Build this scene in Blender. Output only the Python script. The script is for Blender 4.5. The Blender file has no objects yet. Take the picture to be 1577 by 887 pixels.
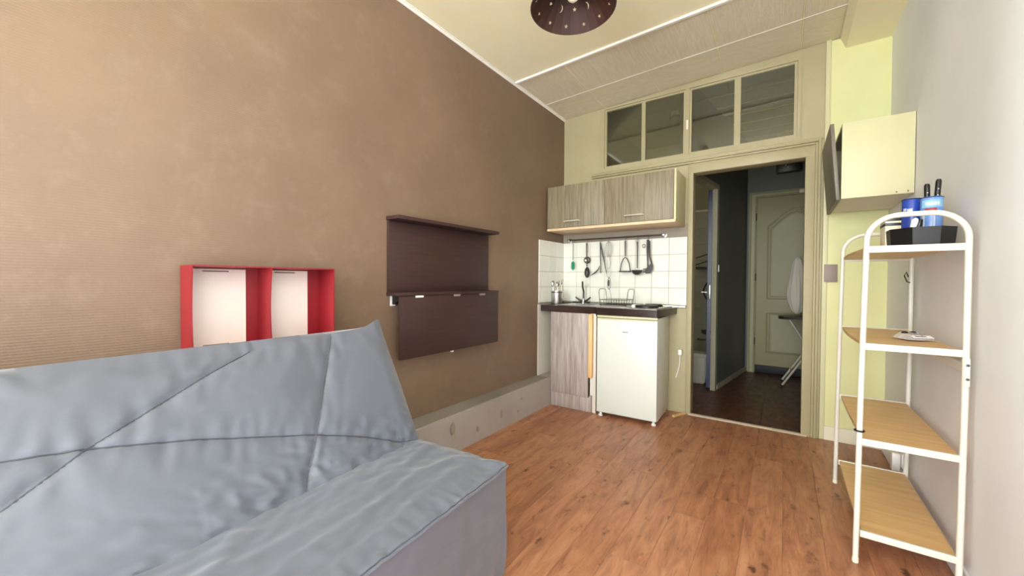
import bpy, bmesh, math, random
from mathutils import Vector, Matrix, noise
random.seed(7)
PI = math.pi
S = bpy.context.scene
COL = S.collection

# ---------------------------------------------------------------- camera, world, light, exposure
def look_matrix(loc, yaw, pitch, roll):
    cy, sy = math.cos(yaw), math.sin(yaw)
    fw = Vector((-sy, cy, 0)); rt = Vector((cy, sy, 0)); up = Vector((0, 0, 1))
    c, s = math.cos(pitch), math.sin(pitch)
    fw, up = fw*c + up*s, up*c - fw*s
    c, s = math.cos(roll), math.sin(roll)
    rt, up = rt*c + up*s, up*c - rt*s
    m = Matrix((rt, up, -fw)).transposed().to_4x4()
    m.translation = loc
    return m
cam_data = bpy.data.cameras.new('camera')
cam_data.sensor_fit = 'HORIZONTAL'; cam_data.sensor_width = 36.0
cam_data.lens = 36.0*599.5/1577.0
cam_data.clip_start = 0.02
cam = bpy.data.objects.new('camera', cam_data); COL.objects.link(cam)
cam.matrix_world = look_matrix(Vector((1.9053, -3.5839, 1.1249)), 0.6096, -0.0172, 0.006)
S.camera = cam

world = bpy.data.worlds.new('daylight'); S.world = world; world.use_nodes = True
bg = world.node_tree.nodes['Background']
bg.inputs['Color'].default_value = (0.80, 0.90, 1.0, 1); bg.inputs['Strength'].default_value = 1.2

def area(name, loc, rot, sx, sy, power, color):
    d = bpy.data.lights.new(name, 'AREA'); d.shape = 'RECTANGLE'; d.size = sx; d.size_y = sy
    d.energy = power; d.color = color
    o = bpy.data.objects.new(name, d); COL.objects.link(o); o.location = loc; o.rotation_euler = rot
    return o
# daylight entering through the tall window of the rear wall (behind the camera)
area('window_daylight_rear', (1.25, -6.44, 1.42), (PI/2, 0, 0), 1.85, 2.35, 190, (0.90, 0.955, 1.0))
# and through a second window, added out of view in the left wall to brighten the right wall
area('added_window_light_side', (-.215, -4.5, 1.65), (0, -PI/2, 0), 1.6, 1.5, 300, (0.93, 0.97, 1.0))
S.cycles.max_bounces = 14; S.cycles.diffuse_bounces = 8

S.view_settings.view_transform = 'Standard'; S.view_settings.look = 'None'
S.view_settings.gamma = 1.0; S.view_settings.use_curve_mapping = False
S.view_settings.exposure = 0.95

# ---------------------------------------------------------------- materials
def lin(h):
    h = h.lstrip('#'); r = []
    for i in (0, 2, 4):
        c = int(h[i:i+2], 16)/255
        r.append(c/12.92 if c <= 0.04045 else ((c+0.055)/1.055)**2.4)
    return (*r, 1)
MATS = {}
def nd(nt, t, **k):
    n = nt.nodes.new(t)
    for a, v in k.items(): setattr(n, a, v)
    return n
def base(name, col, rough=.6, metal=0, spec=.5):
    m = bpy.data.materials.new(name); m.use_nodes = True
    b = m.node_tree.nodes['Principled BSDF']
    b.inputs['Base Color'].default_value = lin(col); b.inputs['Roughness'].default_value = rough
    b.inputs['Metallic'].default_value = metal; b.inputs['Specular IOR Level'].default_value = spec
    MATS[name] = m
    return m, m.node_tree, b
def coords(nt, scale=(1, 1, 1), kind='Object', rot=(0, 0, 0)):
    tc = nd(nt, 'ShaderNodeTexCoord'); mp = nd(nt, 'ShaderNodeMapping')
    mp.inputs['Scale'].default_value = scale; mp.inputs['Rotation'].default_value = rot
    nt.links.new(tc.outputs[kind], mp.inputs['Vector'])
    return mp.outputs['Vector']
def noise_tex(nt, vec, scale, detail=4, rough=.55, dist=0):
    n = nd(nt, 'ShaderNodeTexNoise'); n.inputs['Scale'].default_value = scale
    n.inputs['Detail'].default_value = detail; n.inputs['Roughness'].default_value = rough
    n.inputs['Distortion'].default_value = dist
    nt.links.new(vec, n.inputs['Vector']); return n.outputs['Fac']
def ramp(nt, fac, stops):
    r = nd(nt, 'ShaderNodeValToRGB')
    while len(r.color_ramp.elements) < len(stops): r.color_ramp.elements.new(.5)
    for e, (p, c) in zip(r.color_ramp.elements, stops):
        e.position = p; e.color = lin(c) if isinstance(c, str) else (c, c, c, 1)
    nt.links.new(fac, r.inputs['Fac']); return r.outputs['Color']
def mix(nt, fac, a, b, mode='MIX'):
    m = nd(nt, 'ShaderNodeMix', data_type='RGBA', blend_type=mode)
    for sock, v in ((m.inputs[0], fac), (m.inputs[6], a), (m.inputs[7], b)):
        if isinstance(v, (int, float)): sock.default_value = v
        elif isinstance(v, str): sock.default_value = lin(v)
        else: nt.links.new(v, sock)
    return m.outputs[2]
def bump(nt, b, h, strength, dist=.01):
    n = nd(nt, 'ShaderNodeBump'); n.inputs['Strength'].default_value = strength; n.inputs['Distance'].default_value = dist
    nt.links.new(h, n.inputs['Height']); nt.links.new(n.outputs['Normal'], b.inputs['Normal'])
def plain(name, col, rough=.5, metal=0, var=.06, scale=3, bmp=0, bscale=60, spec=.5):
    """painted / plastic surface with slight procedural unevenness"""
    m, nt, b = base(name, col, rough, metal, spec)
    v = coords(nt)
    f = noise_tex(nt, v, scale, 5)
    c = lin(col)
    lo = tuple(x*(1-var) for x in c[:3]); hi = tuple(min(1, x*(1+var)) for x in c[:3])
    r = nd(nt, 'ShaderNodeValToRGB'); r.color_ramp.elements[0].position = .3; r.color_ramp.elements[1].position = .7
    r.color_ramp.elements[0].color = (*lo, 1); r.color_ramp.elements[1].color = (*hi, 1)
    nt.links.new(f, r.inputs['Fac']); nt.links.new(r.outputs['Color'], b.inputs['Base Color'])
    if bmp: bump(nt, b, noise_tex(nt, v, bscale, 3), bmp, .003)
    return m

# wallpaper with woven relief, sheen and scuffs
m, nt, b = base('brown_wallpaper', '#95806b', .5, 0, .45)
v = coords(nt); f1 = noise_tex(nt, v, 1.3, 6, .6); f2 = noise_tex(nt, v, 9, 6, .65)
c = ramp(nt, f1, [(.3, '#725d4b'), (.55, '#7b6551'), (.75, '#836d58')])
c = mix(nt, ramp(nt, f2, [(.52, 0.0), (.75, 0.35)]), c, '#8d7c6c')
nt.links.new(c, b.inputs['Base Color'])
vs = coords(nt, (1, 0.5, 1)); w = nd(nt, 'ShaderNodeTexWave', wave_type='BANDS', bands_direction='Z')
w.inputs['Scale'].default_value = 34; w.inputs['Distortion'].default_value = 2.2; w.inputs['Detail'].default_value = 3; w.inputs['Detail Scale'].default_value = 6
nt.links.new(vs, w.inputs['Vector'])
bump(nt, b, mix(nt, .5, w.outputs['Color'], noise_tex(nt, v, 130, 3)), .2, .004)
nt.links.new(ramp(nt, f2, [(.35, .42), (.7, .62)]), b.inputs['Roughness'])

def paint_wall(name, c0, c1, c2, rough=.6, bs=.12):
    m, nt, b = base(name, c1, rough, 0, .4)
    v = coords(nt); f1 = noise_tex(nt, v, 1.1, 5, .6); f2 = noise_tex(nt, v, 14, 5, .6)
    c = ramp(nt, f1, [(.3, c0), (.5, c1), (.72, c2)])
    c = mix(nt, ramp(nt, f2, [(.6, 0.0), (.8, .18)]), c, c0)
    nt.links.new(c, b.inputs['Base Color'])
    bump(nt, b, mix(nt, .5, f2, noise_tex(nt, v, 45, 4)), bs, .006)
paint_wall('right_wall_paint', '#dcdde0', '#e4e5e8', '#e9eaec')
paint_wall('cream_paint', '#9d9472', '#a79e7b', '#b0a786', .5)
paint_wall('pale_green_paint', '#cfcf97', '#d7d79f', '#dbdba9', .5)
paint_wall('taupe_paint', '#8a8070', '#948a7a', '#9e9484')
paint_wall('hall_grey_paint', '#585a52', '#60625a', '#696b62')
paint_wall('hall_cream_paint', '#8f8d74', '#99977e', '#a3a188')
paint_wall('ceiling_paint', '#e8e1bd', '#eee7c5', '#f0ebcd', .75, .05)
paint_wall('plinth_paint', '#958e86', '#a39c95', '#ada7a1', .6, .25)
paint_wall('plinth_dust', '#7d756a', '#8b8378', '#989187', .8, .2)
paint_wall('rear_wall_paint', '#d0cbbd', '#d8d4c8', '#dedad0')

# ceiling tile: brushed line relief
m, nt, b = base('ceiling_tile', '#cabf9f', .6)
v = coords(nt, (60, 4, 4)); f = noise_tex(nt, v, 2.2, 5, .7, .6)
nt.links.new(ramp(nt, f, [(.35, '#d2c9b0'), (.65, '#e2dac4')]), b.inputs['Base Color']); bump(nt, b, f, .5, .006)
m, nt, b = base('ceiling_tile_cross', '#c6bb9b', .6)
v = coords(nt, (5, 40, 4)); f = noise_tex(nt, v, 2.2, 5, .7, .6)
nt.links.new(ramp(nt, f, [(.35, '#cfc6ac'), (.65, '#dfd7c0')]), b.inputs['Base Color']); bump(nt, b, f, .35, .006)

# laminate floor planks
def laminate(name, cols, knot):
    m, nt, b = base(name, '#9c5f3c', .38, 0, .45)
    oi = nd(nt, 'ShaderNodeObjectInfo')
    tc = nd(nt, 'ShaderNodeTexCoord'); add = nd(nt, 'ShaderNodeVectorMath', operation='MULTIPLY_ADD')
    comb = nd(nt, 'ShaderNodeCombineXYZ'); nt.links.new(oi.outputs['Random'], comb.inputs[0]); nt.links.new(oi.outputs['Random'], comb.inputs[1])
    add.inputs[1].default_value = (17, 31, 0); nt.links.new(comb.outputs[0], add.inputs[0]); nt.links.new(tc.outputs['Object'], add.inputs[2])
    mp = nd(nt, 'ShaderNodeMapping'); mp.inputs['Scale'].default_value = (13, 2.2, 1); nt.links.new(add.outputs[0], mp.inputs['Vector'])
    g = noise_tex(nt, mp.outputs['Vector'], 1.6, 9, .68, .8)
    mp2 = nd(nt, 'ShaderNodeMapping'); mp2.inputs['Scale'].default_value = (7, 3.5, 1); nt.links.new(add.outputs[0], mp2.inputs['Vector'])
    k = noise_tex(nt, mp2.outputs['Vector'], 2.4, 6, .62, .3)
    c = ramp(nt, g, list(zip((.28, .42, .55, .75), cols)))
    c = mix(nt, ramp(nt, k, [(.60, 0.0), (.72, .7)]), c, knot)
    vo = nd(nt, 'ShaderNodeTexVoronoi'); vo.inputs['Scale'].default_value = 1.0; mp3 = nd(nt, 'ShaderNodeMapping'); mp3.inputs['Scale'].default_value = (9, 4.5, 1)
    nt.links.new(add.outputs[0], mp3.inputs['Vector']); wob = nd(nt, 'ShaderNodeVectorMath', operation='ADD')
    nn = nd(nt, 'ShaderNodeTexNoise'); nn.inputs['Scale'].default_value = 30; nt.links.new(add.outputs[0], nn.inputs['Vector'])
    sc = nd(nt, 'ShaderNodeVectorMath', operation='SCALE'); sc.inputs['Scale'].default_value = .35; nt.links.new(nn.outputs['Color'], sc.inputs[0])
    nt.links.new(mp3.outputs['Vector'], wob.inputs[0]); nt.links.new(sc.outputs[0], wob.inputs[1]); nt.links.new(wob.outputs[0], vo.inputs['Vector'])
    c = mix(nt, ramp(nt, vo.outputs['Distance'], [(.06, .85), (.14, 0.0)]), c, knot)
    mp4 = nd(nt, 'ShaderNodeMapping'); mp4.inputs['Scale'].default_value = (60, 4, 1); nt.links.new(add.outputs[0], mp4.inputs['Vector'])
    fs = noise_tex(nt, mp4.outputs['Vector'], 1.5, 6, .7, .4)
    c = mix(nt, ramp(nt, fs, [(.56, 0.0), (.7, .5)]), c, knot)
    c2 = mix(nt, oi.outputs['Random'], '#e6dcd2', '#ffffff')
    c = mix(nt, .85, c, c2, 'MULTIPLY')
    nt.links.new(c, b.inputs['Base Color']); bump(nt, b, g, .12, .003)
    nt.links.new(ramp(nt, k, [(.3, .30), (.7, .48)]), b.inputs['Roughness'])
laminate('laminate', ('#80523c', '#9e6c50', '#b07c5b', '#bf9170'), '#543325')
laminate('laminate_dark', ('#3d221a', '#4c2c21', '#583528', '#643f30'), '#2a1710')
def wood(name, c0, c1, c2, scale=(40, 40, 2.2), rough=.5, s=1.4):
    m, nt, b = base(name, c1, rough)
    v = coords(nt, scale); f = noise_tex(nt, v, s, 8, .65, .5)
    nt.links.new(ramp(nt, f, [(.33, c0), (.5, c1), (.68, c2)]), b.inputs['Base Color']); bump(nt, b, f, .08, .002)
wood('grey_oak', '#6d644f', '#82785f', '#958b72')
wood('grey_oak_light', '#8d8079', '#a59993', '#b9afaa')
wood('dark_grey_oak', '#5d564b', '#6e675a', '#7c7566')
wood('light_oak', '#cba26b', '#d6b07a', '#dfbd8d', (2.5, 30, 30), .42)
wood('pine_edge', '#d0a468', '#dcb47a', '#e5c28c')
wood('beech_edge', '#cfb089', '#d9bd97', '#e1c8a6', (3, 40, 40))
wood('wenge', '#2f1b17', '#36201c', '#3d2520', (40, 2.5, 40), .5)
wood('dark_worktop', '#2e211d', '#372823', '#43322b', (4, 30, 30), .3)

plain('white_enamel', '#d5d8d0', .28, var=.02)
plain('white_frame', '#d3d0c4', .35, var=.03)
plain('white_board', '#e2dcc6', .45, var=.04)
plain('cabinet_side', '#cbc79f', .45, var=.03)
plain('white_panel', '#d9d3c8', .5, var=.04)
plain('tile_glaze', '#e3e4d8', .14, var=.02, scale=1.5)
plain('grout', '#8d8878', .8)
plain('red_board', '#83101a', .42, var=.1, bmp=.1)
plain('white_card', '#ece0d6', .6, var=.03)
plain('slot_grey', '#8d7a74', .7)
plain('steel', '#b9b7b0', .25, 1, .05)
plain('brushed_steel', '#c6c4bd', .34, 1, .06, 20)
plain('handle_metal', '#d5d0bd', .3, .35, .05)
plain('dark_steel', '#55534c', .35, .8, .08)
plain('black_plastic', '#141414', .35, var=.1)
plain('black_iron', '#1b1a19', .5, var=.1)
plain('dark_utensil', '#34322d', .4, var=.1)
plain('green_plastic', '#1f8a64', .4)
plain('blue_paint', '#111a48', .35, var=.1)
plain('shade_brown', '#3c2018', .6, var=.2, scale=8)
plain('bulb_glass', '#f5efdf', .3)
plain('can_blue', '#22409a', .3, var=.15, scale=12)
plain('can_light_blue', '#6d8fce', .3, var=.2, scale=16)
plain('label_white', '#eef2f5', .4)
plain('label_red', '#cf4a48', .4)
plain('label_sky', '#a9dff0', .4)
plain('cloth_white', '#c9c4b4', .85, var=.05, bmp=.2, bscale=18)
plain('cloth_cream', '#d8cf9f', .85, var=.06, bmp=.2, bscale=18)
plain('bath_tile', '#a9a997', .35, var=.05)
plain('bin_plastic', '#d3d1c6', .45, var=.03)
plain('door_cream', '#98946f', .5, var=.04)
plain('rubber_black', '#0e0d0d', .6)
plain('threshold', '#cdbfa9', .4, var=.08)
plain('switch_mauve', '#8e7f76', .5)
plain('plug_white', '#e9e6df', .35)
plain('dust', '#6b675e', .9)
plain('frame_white', '#ece9e0', .4)

m, nt, b = base('fill_tube_glow', '#fff4dc', .4)
b.inputs['Emission Color'].default_value = lin('#ffedc8'); b.inputs['Emission Strength'].default_value = 11.0  # emission of the tube added to brighten the bathroom
# grey satin sofa cover
def cover(name, col):
    m, nt, b = base(name, col, .38, 0, .5)
    v = coords(nt); f = noise_tex(nt, v, 2.2, 4)
    c = lin(col); lo = tuple(x*.93 for x in c[:3]); hi = tuple(x*1.05 for x in c[:3])
    r = nd(nt, 'ShaderNodeValToRGB'); r.color_ramp.elements[0].color = (*lo, 1); r.color_ramp.elements[1].color = (*hi, 1)
    nt.links.new(f, r.inputs['Fac']); nt.links.new(r.outputs['Color'], b.inputs['Base Color'])
    n1 = noise_tex(nt, coords(nt, (7, 3, 7), rot=(.3, .2, .6)), 1.4, 5, .6, .9)
    bump(nt, b, n1, .12, .012)
    b.inputs['Sheen Weight'].default_value = .35; b.inputs['Sheen Roughness'].default_value = .4
cover('grey_cover', '#5e626c'); cover('grey_seam', '#3b3e46')

# window glass: clear, thin, reflecting
def glass(name, tint, refl):
    m = bpy.data.materials.new(name); m.use_nodes = True; nt = m.node_tree; nt.nodes.clear()
    o = nd(nt, 'ShaderNodeOutputMaterial'); t = nd(nt, 'ShaderNodeBsdfTransparent'); g = nd(nt, 'ShaderNodeBsdfGlossy'); mx = nd(nt, 'ShaderNodeMixShader')
    t.inputs['Color'].default_value = lin(tint); g.inputs['Roughness'].default_value = .06
    g.inputs['Color'].default_value = (.9, .9, .85, 1)
    fr = nd(nt, 'ShaderNodeFresnel'); fr.inputs['IOR'].default_value = refl
    nt.links.new(fr.outputs[0], mx.inputs[0]); nt.links.new(t.outputs[0], mx.inputs[1]); nt.links.new(g.outputs[0], mx.inputs[2]); nt.links.new(mx.outputs[0], o.inputs['Surface'])
    MATS[name] = m
m, nt, b = base('packet_film', '#e9e9ea', .15); b.inputs['Alpha'].default_value = .38
glass('pane_glass', '#d9dcc8', 2.1); glass('clear_film', '#f4f4f4', 1.45)

# ---------------------------------------------------------------- mesh helpers
def box(bm, x0, x1, y0, y1, z0, z1, bev=0, seg=2):
    vs = [bm.verts.new(p) for p in ((x0,y0,z0),(x1,y0,z0),(x1,y1,z0),(x0,y1,z0),(x0,y0,z1),(x1,y0,z1),(x1,y1,z1),(x0,y1,z1))]
    fs = [bm.faces.new([vs[i] for i in f]) for f in ((3,2,1,0),(4,5,6,7),(0,1,5,4),(1,2,6,5),(2,3,7,6),(3,0,4,7))]
    if bev:
        es = list({e for f in fs for e in f.edges})
        bmesh.ops.bevel(bm, geom=es, offset=bev, segments=seg, profile=.5, affect='EDGES')
    return vs
def B(*a, **k):
    bm = bmesh.new(); box(bm, *a, **k); return bm
def tube(bm, pts, r, seg=10, closed=False, caps=True):
    pts = [Vector(p) for p in pts]; n = len(pts); rings = []
    rad = r if isinstance(r, (list, tuple)) else [r]*n
    prev = None
    for i, p in enumerate(pts):
        if closed: t = (pts[(i+1) % n]-pts[i-1])
        else: t = pts[min(i+1, n-1)]-pts[max(i-1, 0)]
        t.normalize()
        if prev is None:
            a = Vector((0, 0, 1)) if abs(t.z) < .9 else Vector((1, 0, 0))
            u = t.cross(a).normalized()
        else:
            u = (prev - t*prev.dot(t))
            if u.length < 1e-6: u = t.cross(Vector((.3, .5, .8)))
            u.normalize()
        prev = u; w = t.cross(u)
        rings.append([bm.verts.new(p + (u*math.cos(2*PI*k/seg)+w*math.sin(2*PI*k/seg))*rad[i]) for k in range(seg)])
    for i in range(n if closed else n-1):
        a, b_ = rings[i], rings[(i+1) % n]
        for k in range(seg): bm.faces.new((a[k], a[(k+1) % seg], b_[(k+1) % seg], b_[k]))
    if caps and not closed:
        bm.faces.new(list(reversed(rings[0]))); bm.faces.new(rings[-1])
def T(pts, r, **k):
    bm = bmesh.new(); tube(bm, pts, r, **k); return bm
def lathe(bm, prof, c, seg=24, axis='z'):
    c = Vector(c); rings = []
    for r, h in prof:
        if r < 1e-5:
            rings.append([bm.verts.new(c + (Vector((0,0,h)) if axis=='z' else Vector((0,h,0)) if axis=='y' else Vector((h,0,0))))])
        else:
            ring = []
            for k in range(seg):
                a, b_ = r*math.cos(2*PI*k/seg), r*math.sin(2*PI*k/seg)
                o = Vector((a, b_, h)) if axis == 'z' else Vector((a, h, b_)) if axis == 'y' else Vector((h, a, b_))
                ring.append(bm.verts.new(c+o))
            rings.append(ring)
    for a, b_ in zip(rings, rings[1:]):
        for k in range(seg):
            k2 = (k+1) % seg
            if len(a) == 1 and len(b_) == 1: continue
            if len(a) == 1: bm.faces.new((a[0], b_[k2], b_[k]))
            elif len(b_) == 1: bm.faces.new((a[k], a[k2], b_[0]))
            else: bm.faces.new((a[k], a[k2], b_[k2], b_[k]))
    return rings
def Lt(prof, c, **k):
    bm = bmesh.new(); lathe(bm, prof, c, **k); return bm
def prism(bm, poly, z0, z1):
    lo = [bm.verts.new((x, y, z0)) for x, y in poly]; hi = [bm.verts.new((x, y, z1)) for x, y in poly]
    n = len(poly); bm.faces.new(list(reversed(lo))); bm.faces.new(hi)
    for i in range(n): bm.faces.new((lo[i], lo[(i+1) % n], hi[(i+1) % n], hi[i]))
def Pz(poly, z0, z1):
    bm = bmesh.new(); prism(bm, poly, z0, z1); return bm
def ext(poly, a0, a1, plane):
    """extrude a 2d polygon: plane 'xz' along y, 'yz' along x"""
    bm = bmesh.new(); prism(bm, poly, a0, a1)
    for v_ in bm.verts:
        a, b_, c_ = v_.co
        v_.co = (a, c_, b_) if plane == 'xz' else (c_, a, b_)
    return bm
def holed(outer, holes, a0, a1, plane='xy'):
    """a flat slab with openings"""
    bm = bmesh.new(); loops = []
    def loop(pts, z):
        vs = [bm.verts.new((x, y, z)) for x, y in pts]
        es = [bm.edges.new((vs[i], vs[(i+1) % len(vs)])) for i in range(len(vs))]
        return vs, es
    lo = [loop(p, a0) for p in [outer]+holes]; bmesh.ops.triangle_fill(bm, edges=[e for l in lo for e in l[1]], use_beauty=True)
    hi = [loop(p, a1) for p in [outer]+holes]; bmesh.ops.triangle_fill(bm, edges=[e for l in hi for e in l[1]], use_beauty=True)
    for (va, _), (vb, _) in zip(lo, hi):
        for i in range(len(va)):
            j = (i+1) % len(va); bm.faces.new((va[i], va[j], vb[j], vb[i]))
    for v_ in bm.verts:
        a, b_, c_ = v_.co
        if plane == 'xz': v_.co = (a, c_, b_)
        elif plane == 'yz': v_.co = (c_, a, b_)
    return bm
def circ(cx, cy, r, n=20, a0=0): return [(cx+r*math.cos(a0+2*PI*i/n), cy+r*math.sin(a0+2*PI*i/n)) for i in range(n)]
def arc(cx, cy, r, a0, a1, n=8): return [(cx+r*math.cos(a0+(a1-a0)*i/n), cy+r*math.sin(a0+(a1-a0)*i/n)) for i in range(n+1)]

XF = {}
def thing(name, label, cat, loc=(0, 0, 0), rotz=0, group=None, kind=None):
    o = bpy.data.objects.new(name, None); COL.objects.link(o); o.empty_display_size = .05
    o.location = loc; o.rotation_euler = (0, 0, rotz); o['label'] = label; o['category'] = cat
    if group: o['group'] = group
    if kind: o['kind'] = kind
    XF[o] = Matrix.Translation(Vector(loc)) @ Matrix.Rotation(rotz, 4, 'Z')
    return o
def smooth_mesh(me, ang=40):
    me.polygons.foreach_set('use_smooth', [True]*len(me.polygons))
    try: me.set_sharp_from_angle(angle=math.radians(ang))
    except Exception: pass
def part(name, bm, mat, parent, label=None, local=False, smooth=True, kind=None):
    """a part mesh; geometry given in world space unless local"""
    if not local: bmesh.ops.transform(bm, matrix=XF[parent].inverted(), verts=bm.verts)
    bmesh.ops.recalc_face_normals(bm, faces=bm.faces)
    me = bpy.data.meshes.new(name); bm.to_mesh(me); bm.free(); me.materials.append(MATS[mat])
    if smooth: smooth_mesh(me)
    o = bpy.data.objects.new(name, me); COL.objects.link(o); o.parent = parent; XF[o] = XF[parent]
    if label: o['label'] = label
    if kind: o['kind'] = kind
    return o
def solo(name, bm, mat, label, cat, group=None, kind=None, smooth=True):
    """a thing that is one mesh; origin at the middle of its base"""
    bmesh.ops.recalc_face_normals(bm, faces=bm.faces)
    lo = Vector((min(v_.co.x for v_ in bm.verts), min(v_.co.y for v_ in bm.verts), min(v_.co.z for v_ in bm.verts)))
    hi = Vector((max(v_.co.x for v_ in bm.verts), max(v_.co.y for v_ in bm.verts), 0))
    o_ = Vector(((lo.x+hi.x)/2, (lo.y+hi.y)/2, lo.z))
    bmesh.ops.translate(bm, vec=-o_, verts=bm.verts)
    me = bpy.data.meshes.new(name); bm.to_mesh(me); bm.free(); me.materials.append(MATS[mat])
    if smooth: smooth_mesh(me)
    o = bpy.data.objects.new(name, me); COL.objects.link(o); o.location = o_
    o['label'] = label; o['category'] = cat
    if group: o['group'] = group
    if kind: o['kind'] = kind
    XF[o] = Matrix.Translation(o_)
    return o
def struct(name, bm, mat, label, cat): return solo(name, bm, mat, label, cat, kind='structure', smooth=False)
def share(name, me, parent, loc):
    o = bpy.data.objects.new(name, me); COL.objects.link(o); o.parent = parent
    o.location = XF[parent].inverted() @ Vector(loc)
    return o

# ---------------------------------------------------------------- the room shell
W = 2.472                                         # right wall
WL = math.atan(.0225)                             # the left wall is not quite square to the back wall
def K(y): return .0225*(y+2)
def ceil_z(x, y): return 2.772 + .037*x - .018*y
Y0 = -6.3                                        # rear wall
HY = 2.2                                          # far end of the hall

floor = struct('floor', B(-.3, W+.15, Y0-.15, HY+.15, -.06, -.009), 'dust', 'brown wood laminate floor running through the room into the hall', 'floor')
PWD = .148
i = 0
for kx in range(-11, 7):
    x0 = 1.472 + PWD*kx; x1 = x0+PWD
    xa, xb = max(x0, -.12), min(x1, W+.05)
    if xb-xa < .02: continue
    off = {0: -1.57, 1: -1.32, -4: -1.36}.get(kx, -1.57 + ((kx*0.47) % 1.25))
    cuts = sorted([off + n*1.25 for n in range(-5, 5)])
    cuts = [Y0-.05] + [c_ for c_ in cuts if Y0+.1 < c_ < HY-.1] + [HY+.02]
    cuts = sorted(cuts + [.0])
    for a, b_ in zip(cuts, cuts[1:]):
        if b_-a < .01: continue
        bm = bmesh.new(); box(bm, -(xb-xa)/2+.0003, (xb-xa)/2-.0003, -(b_-a)/2+.0003, (b_-a)/2-.0003, -.009, 0)
        top = [e for e in bm.edges if all(v_.co.z > -.001 for v_ in e.verts)]
        bmesh.ops.bevel(bm, geom=top, offset=.0006, segments=1, affect='EDGES')
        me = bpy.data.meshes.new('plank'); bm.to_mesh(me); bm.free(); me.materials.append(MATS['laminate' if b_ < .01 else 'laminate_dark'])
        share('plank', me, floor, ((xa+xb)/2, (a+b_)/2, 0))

# ceiling (slightly tilted), its tiles towards the back wall, strips
def slab(x0, x1, y0, y1, dz0, dz1):
    bm = bmesh.new(); vs = []
    for dz in (dz0, dz1):
        for x, y in ((x0, y0), (x1, y0), (x1, y1), (x0, y1)): vs.append(bm.verts.new((x, y, ceil_z(x, y)+dz)))
    for f in ((3,2,1,0),(4,5,6,7),(0,1,5,4),(1,2,6,5),(2,3,7,6),(3,0,4,7)): bm.faces.new([vs[i] for i in f])
    return bm
ceiling = struct('ceiling', slab(-.25, W+.12, Y0-.12, .1, 0, .1), 'ceiling_paint', 'cream painted ceiling with a tiled band along the back wall', 'ceiling')
xs = [.03, .48, .985, 1.485, 1.985, W]
ys = [-.865, -.395, -.001]
for r_ in range(2):
    for q in range(len(xs)-1):
        bm = slab(xs[q]+.0025, xs[q+1]-.0025, ys[r_]+.0025, ys[r_+1]-.0025, -.004, 0)
        lowe = [e for e in bm.edges if all(v_.co.z < ceil_z(v_.co.x, v_.co.y)-.003 for v_ in e.verts)]
        bmesh.ops.bevel(bm, geom=lowe, offset=.003, segments=1, affect='EDGES')
        part('ceiling_tile', bm, 'ceiling_tile' if r_ == 0 else 'ceiling_tile_cross', ceiling, smooth=False)
for y_ in (-.395,): part('joint_bead', slab(K(y_)+.02, W, y_-.003, y_+.003, -.006, 0), 'frame_white', ceiling, smooth=False)
for x_ in xs[1:-1]: part('joint_bead', slab(x_-.0025, x_+.0025, -.864, -.002, -.0055, 0), 'ceiling_paint', ceiling, smooth=False)
part('edge_strip', slab(K(-.87)+.01, W, -.885, -.866, -.014, 0), 'frame_white', ceiling, smooth=False)
bm = bmesh.new()
for y in (Y0, 0): 
    pass
vsl = []
for y in (Y0, 0):
    x = K(y)
    for dx, dz in ((0, -.022), (.006, -.022), (.022, -.004), (.022, .0), (0, .0)):
        vsl.append(bm.verts.new((x+dx, y, ceil_z(x, y)+dz-.0005-(.011 if dz > -.004 else 0))))
for q in range(5): bm.faces.new((vsl[q], vsl[(q+1) % 5], vsl[5+(q+1) % 5], vsl[5+q]))
bm.faces.new(vsl[:5]); bm.faces.new(vsl[5:][::-1])
struct('trim_1', bm, 'frame_white', 'thin white strip along the top of the brown wall', 'trim')

LW0, LW1, LWZ0, LWZ1 = -5.25, -3.75, .85, 2.45
bm = holed([(Y0-.1, -.009), (.1, -.009), (.1, 3.0), (Y0-.1, 3.0)], [[(LW0, LWZ0), (LW1, LWZ0), (LW1, LWZ1), (LW0, LWZ1)]], -.12, 0, 'yz')
for v_ in bm.verts: v_.co.x += K(v_.co.y)
struct('wall_left', bm, 'brown_wallpaper', 'brown textured wallpaper wall on the left', 'wall')
struct('wall_right', B(W, W+.12, Y0-.1, .1, -.009, 3.0), 'right_wall_paint', 'scuffed off-white wall on the right', 'wall')
# back wall: door opening and transom opening
DX0, DX1, DH = 1.262, 2.028, 2.05
TX0, TX1, TZ0, TZ1 = .45, 1.985, 2.185, 2.775
outer = [(-.1, -.009), (DX0, -.009), (DX0, DH), (DX1, DH), (DX1, -.009), (W+.1, -.009), (W+.1, 3.0), (-.1, 3.0)]
wall_back = struct('wall_back', holed(outer, [[(TX0, TZ0), (TX1, TZ0), (TX1, TZ1), (TX0, TZ1)]], 0, .1, 'xz'), 'cream_paint', 'cream painted partition wall with doorway and glazed transom', 'wall')
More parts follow.
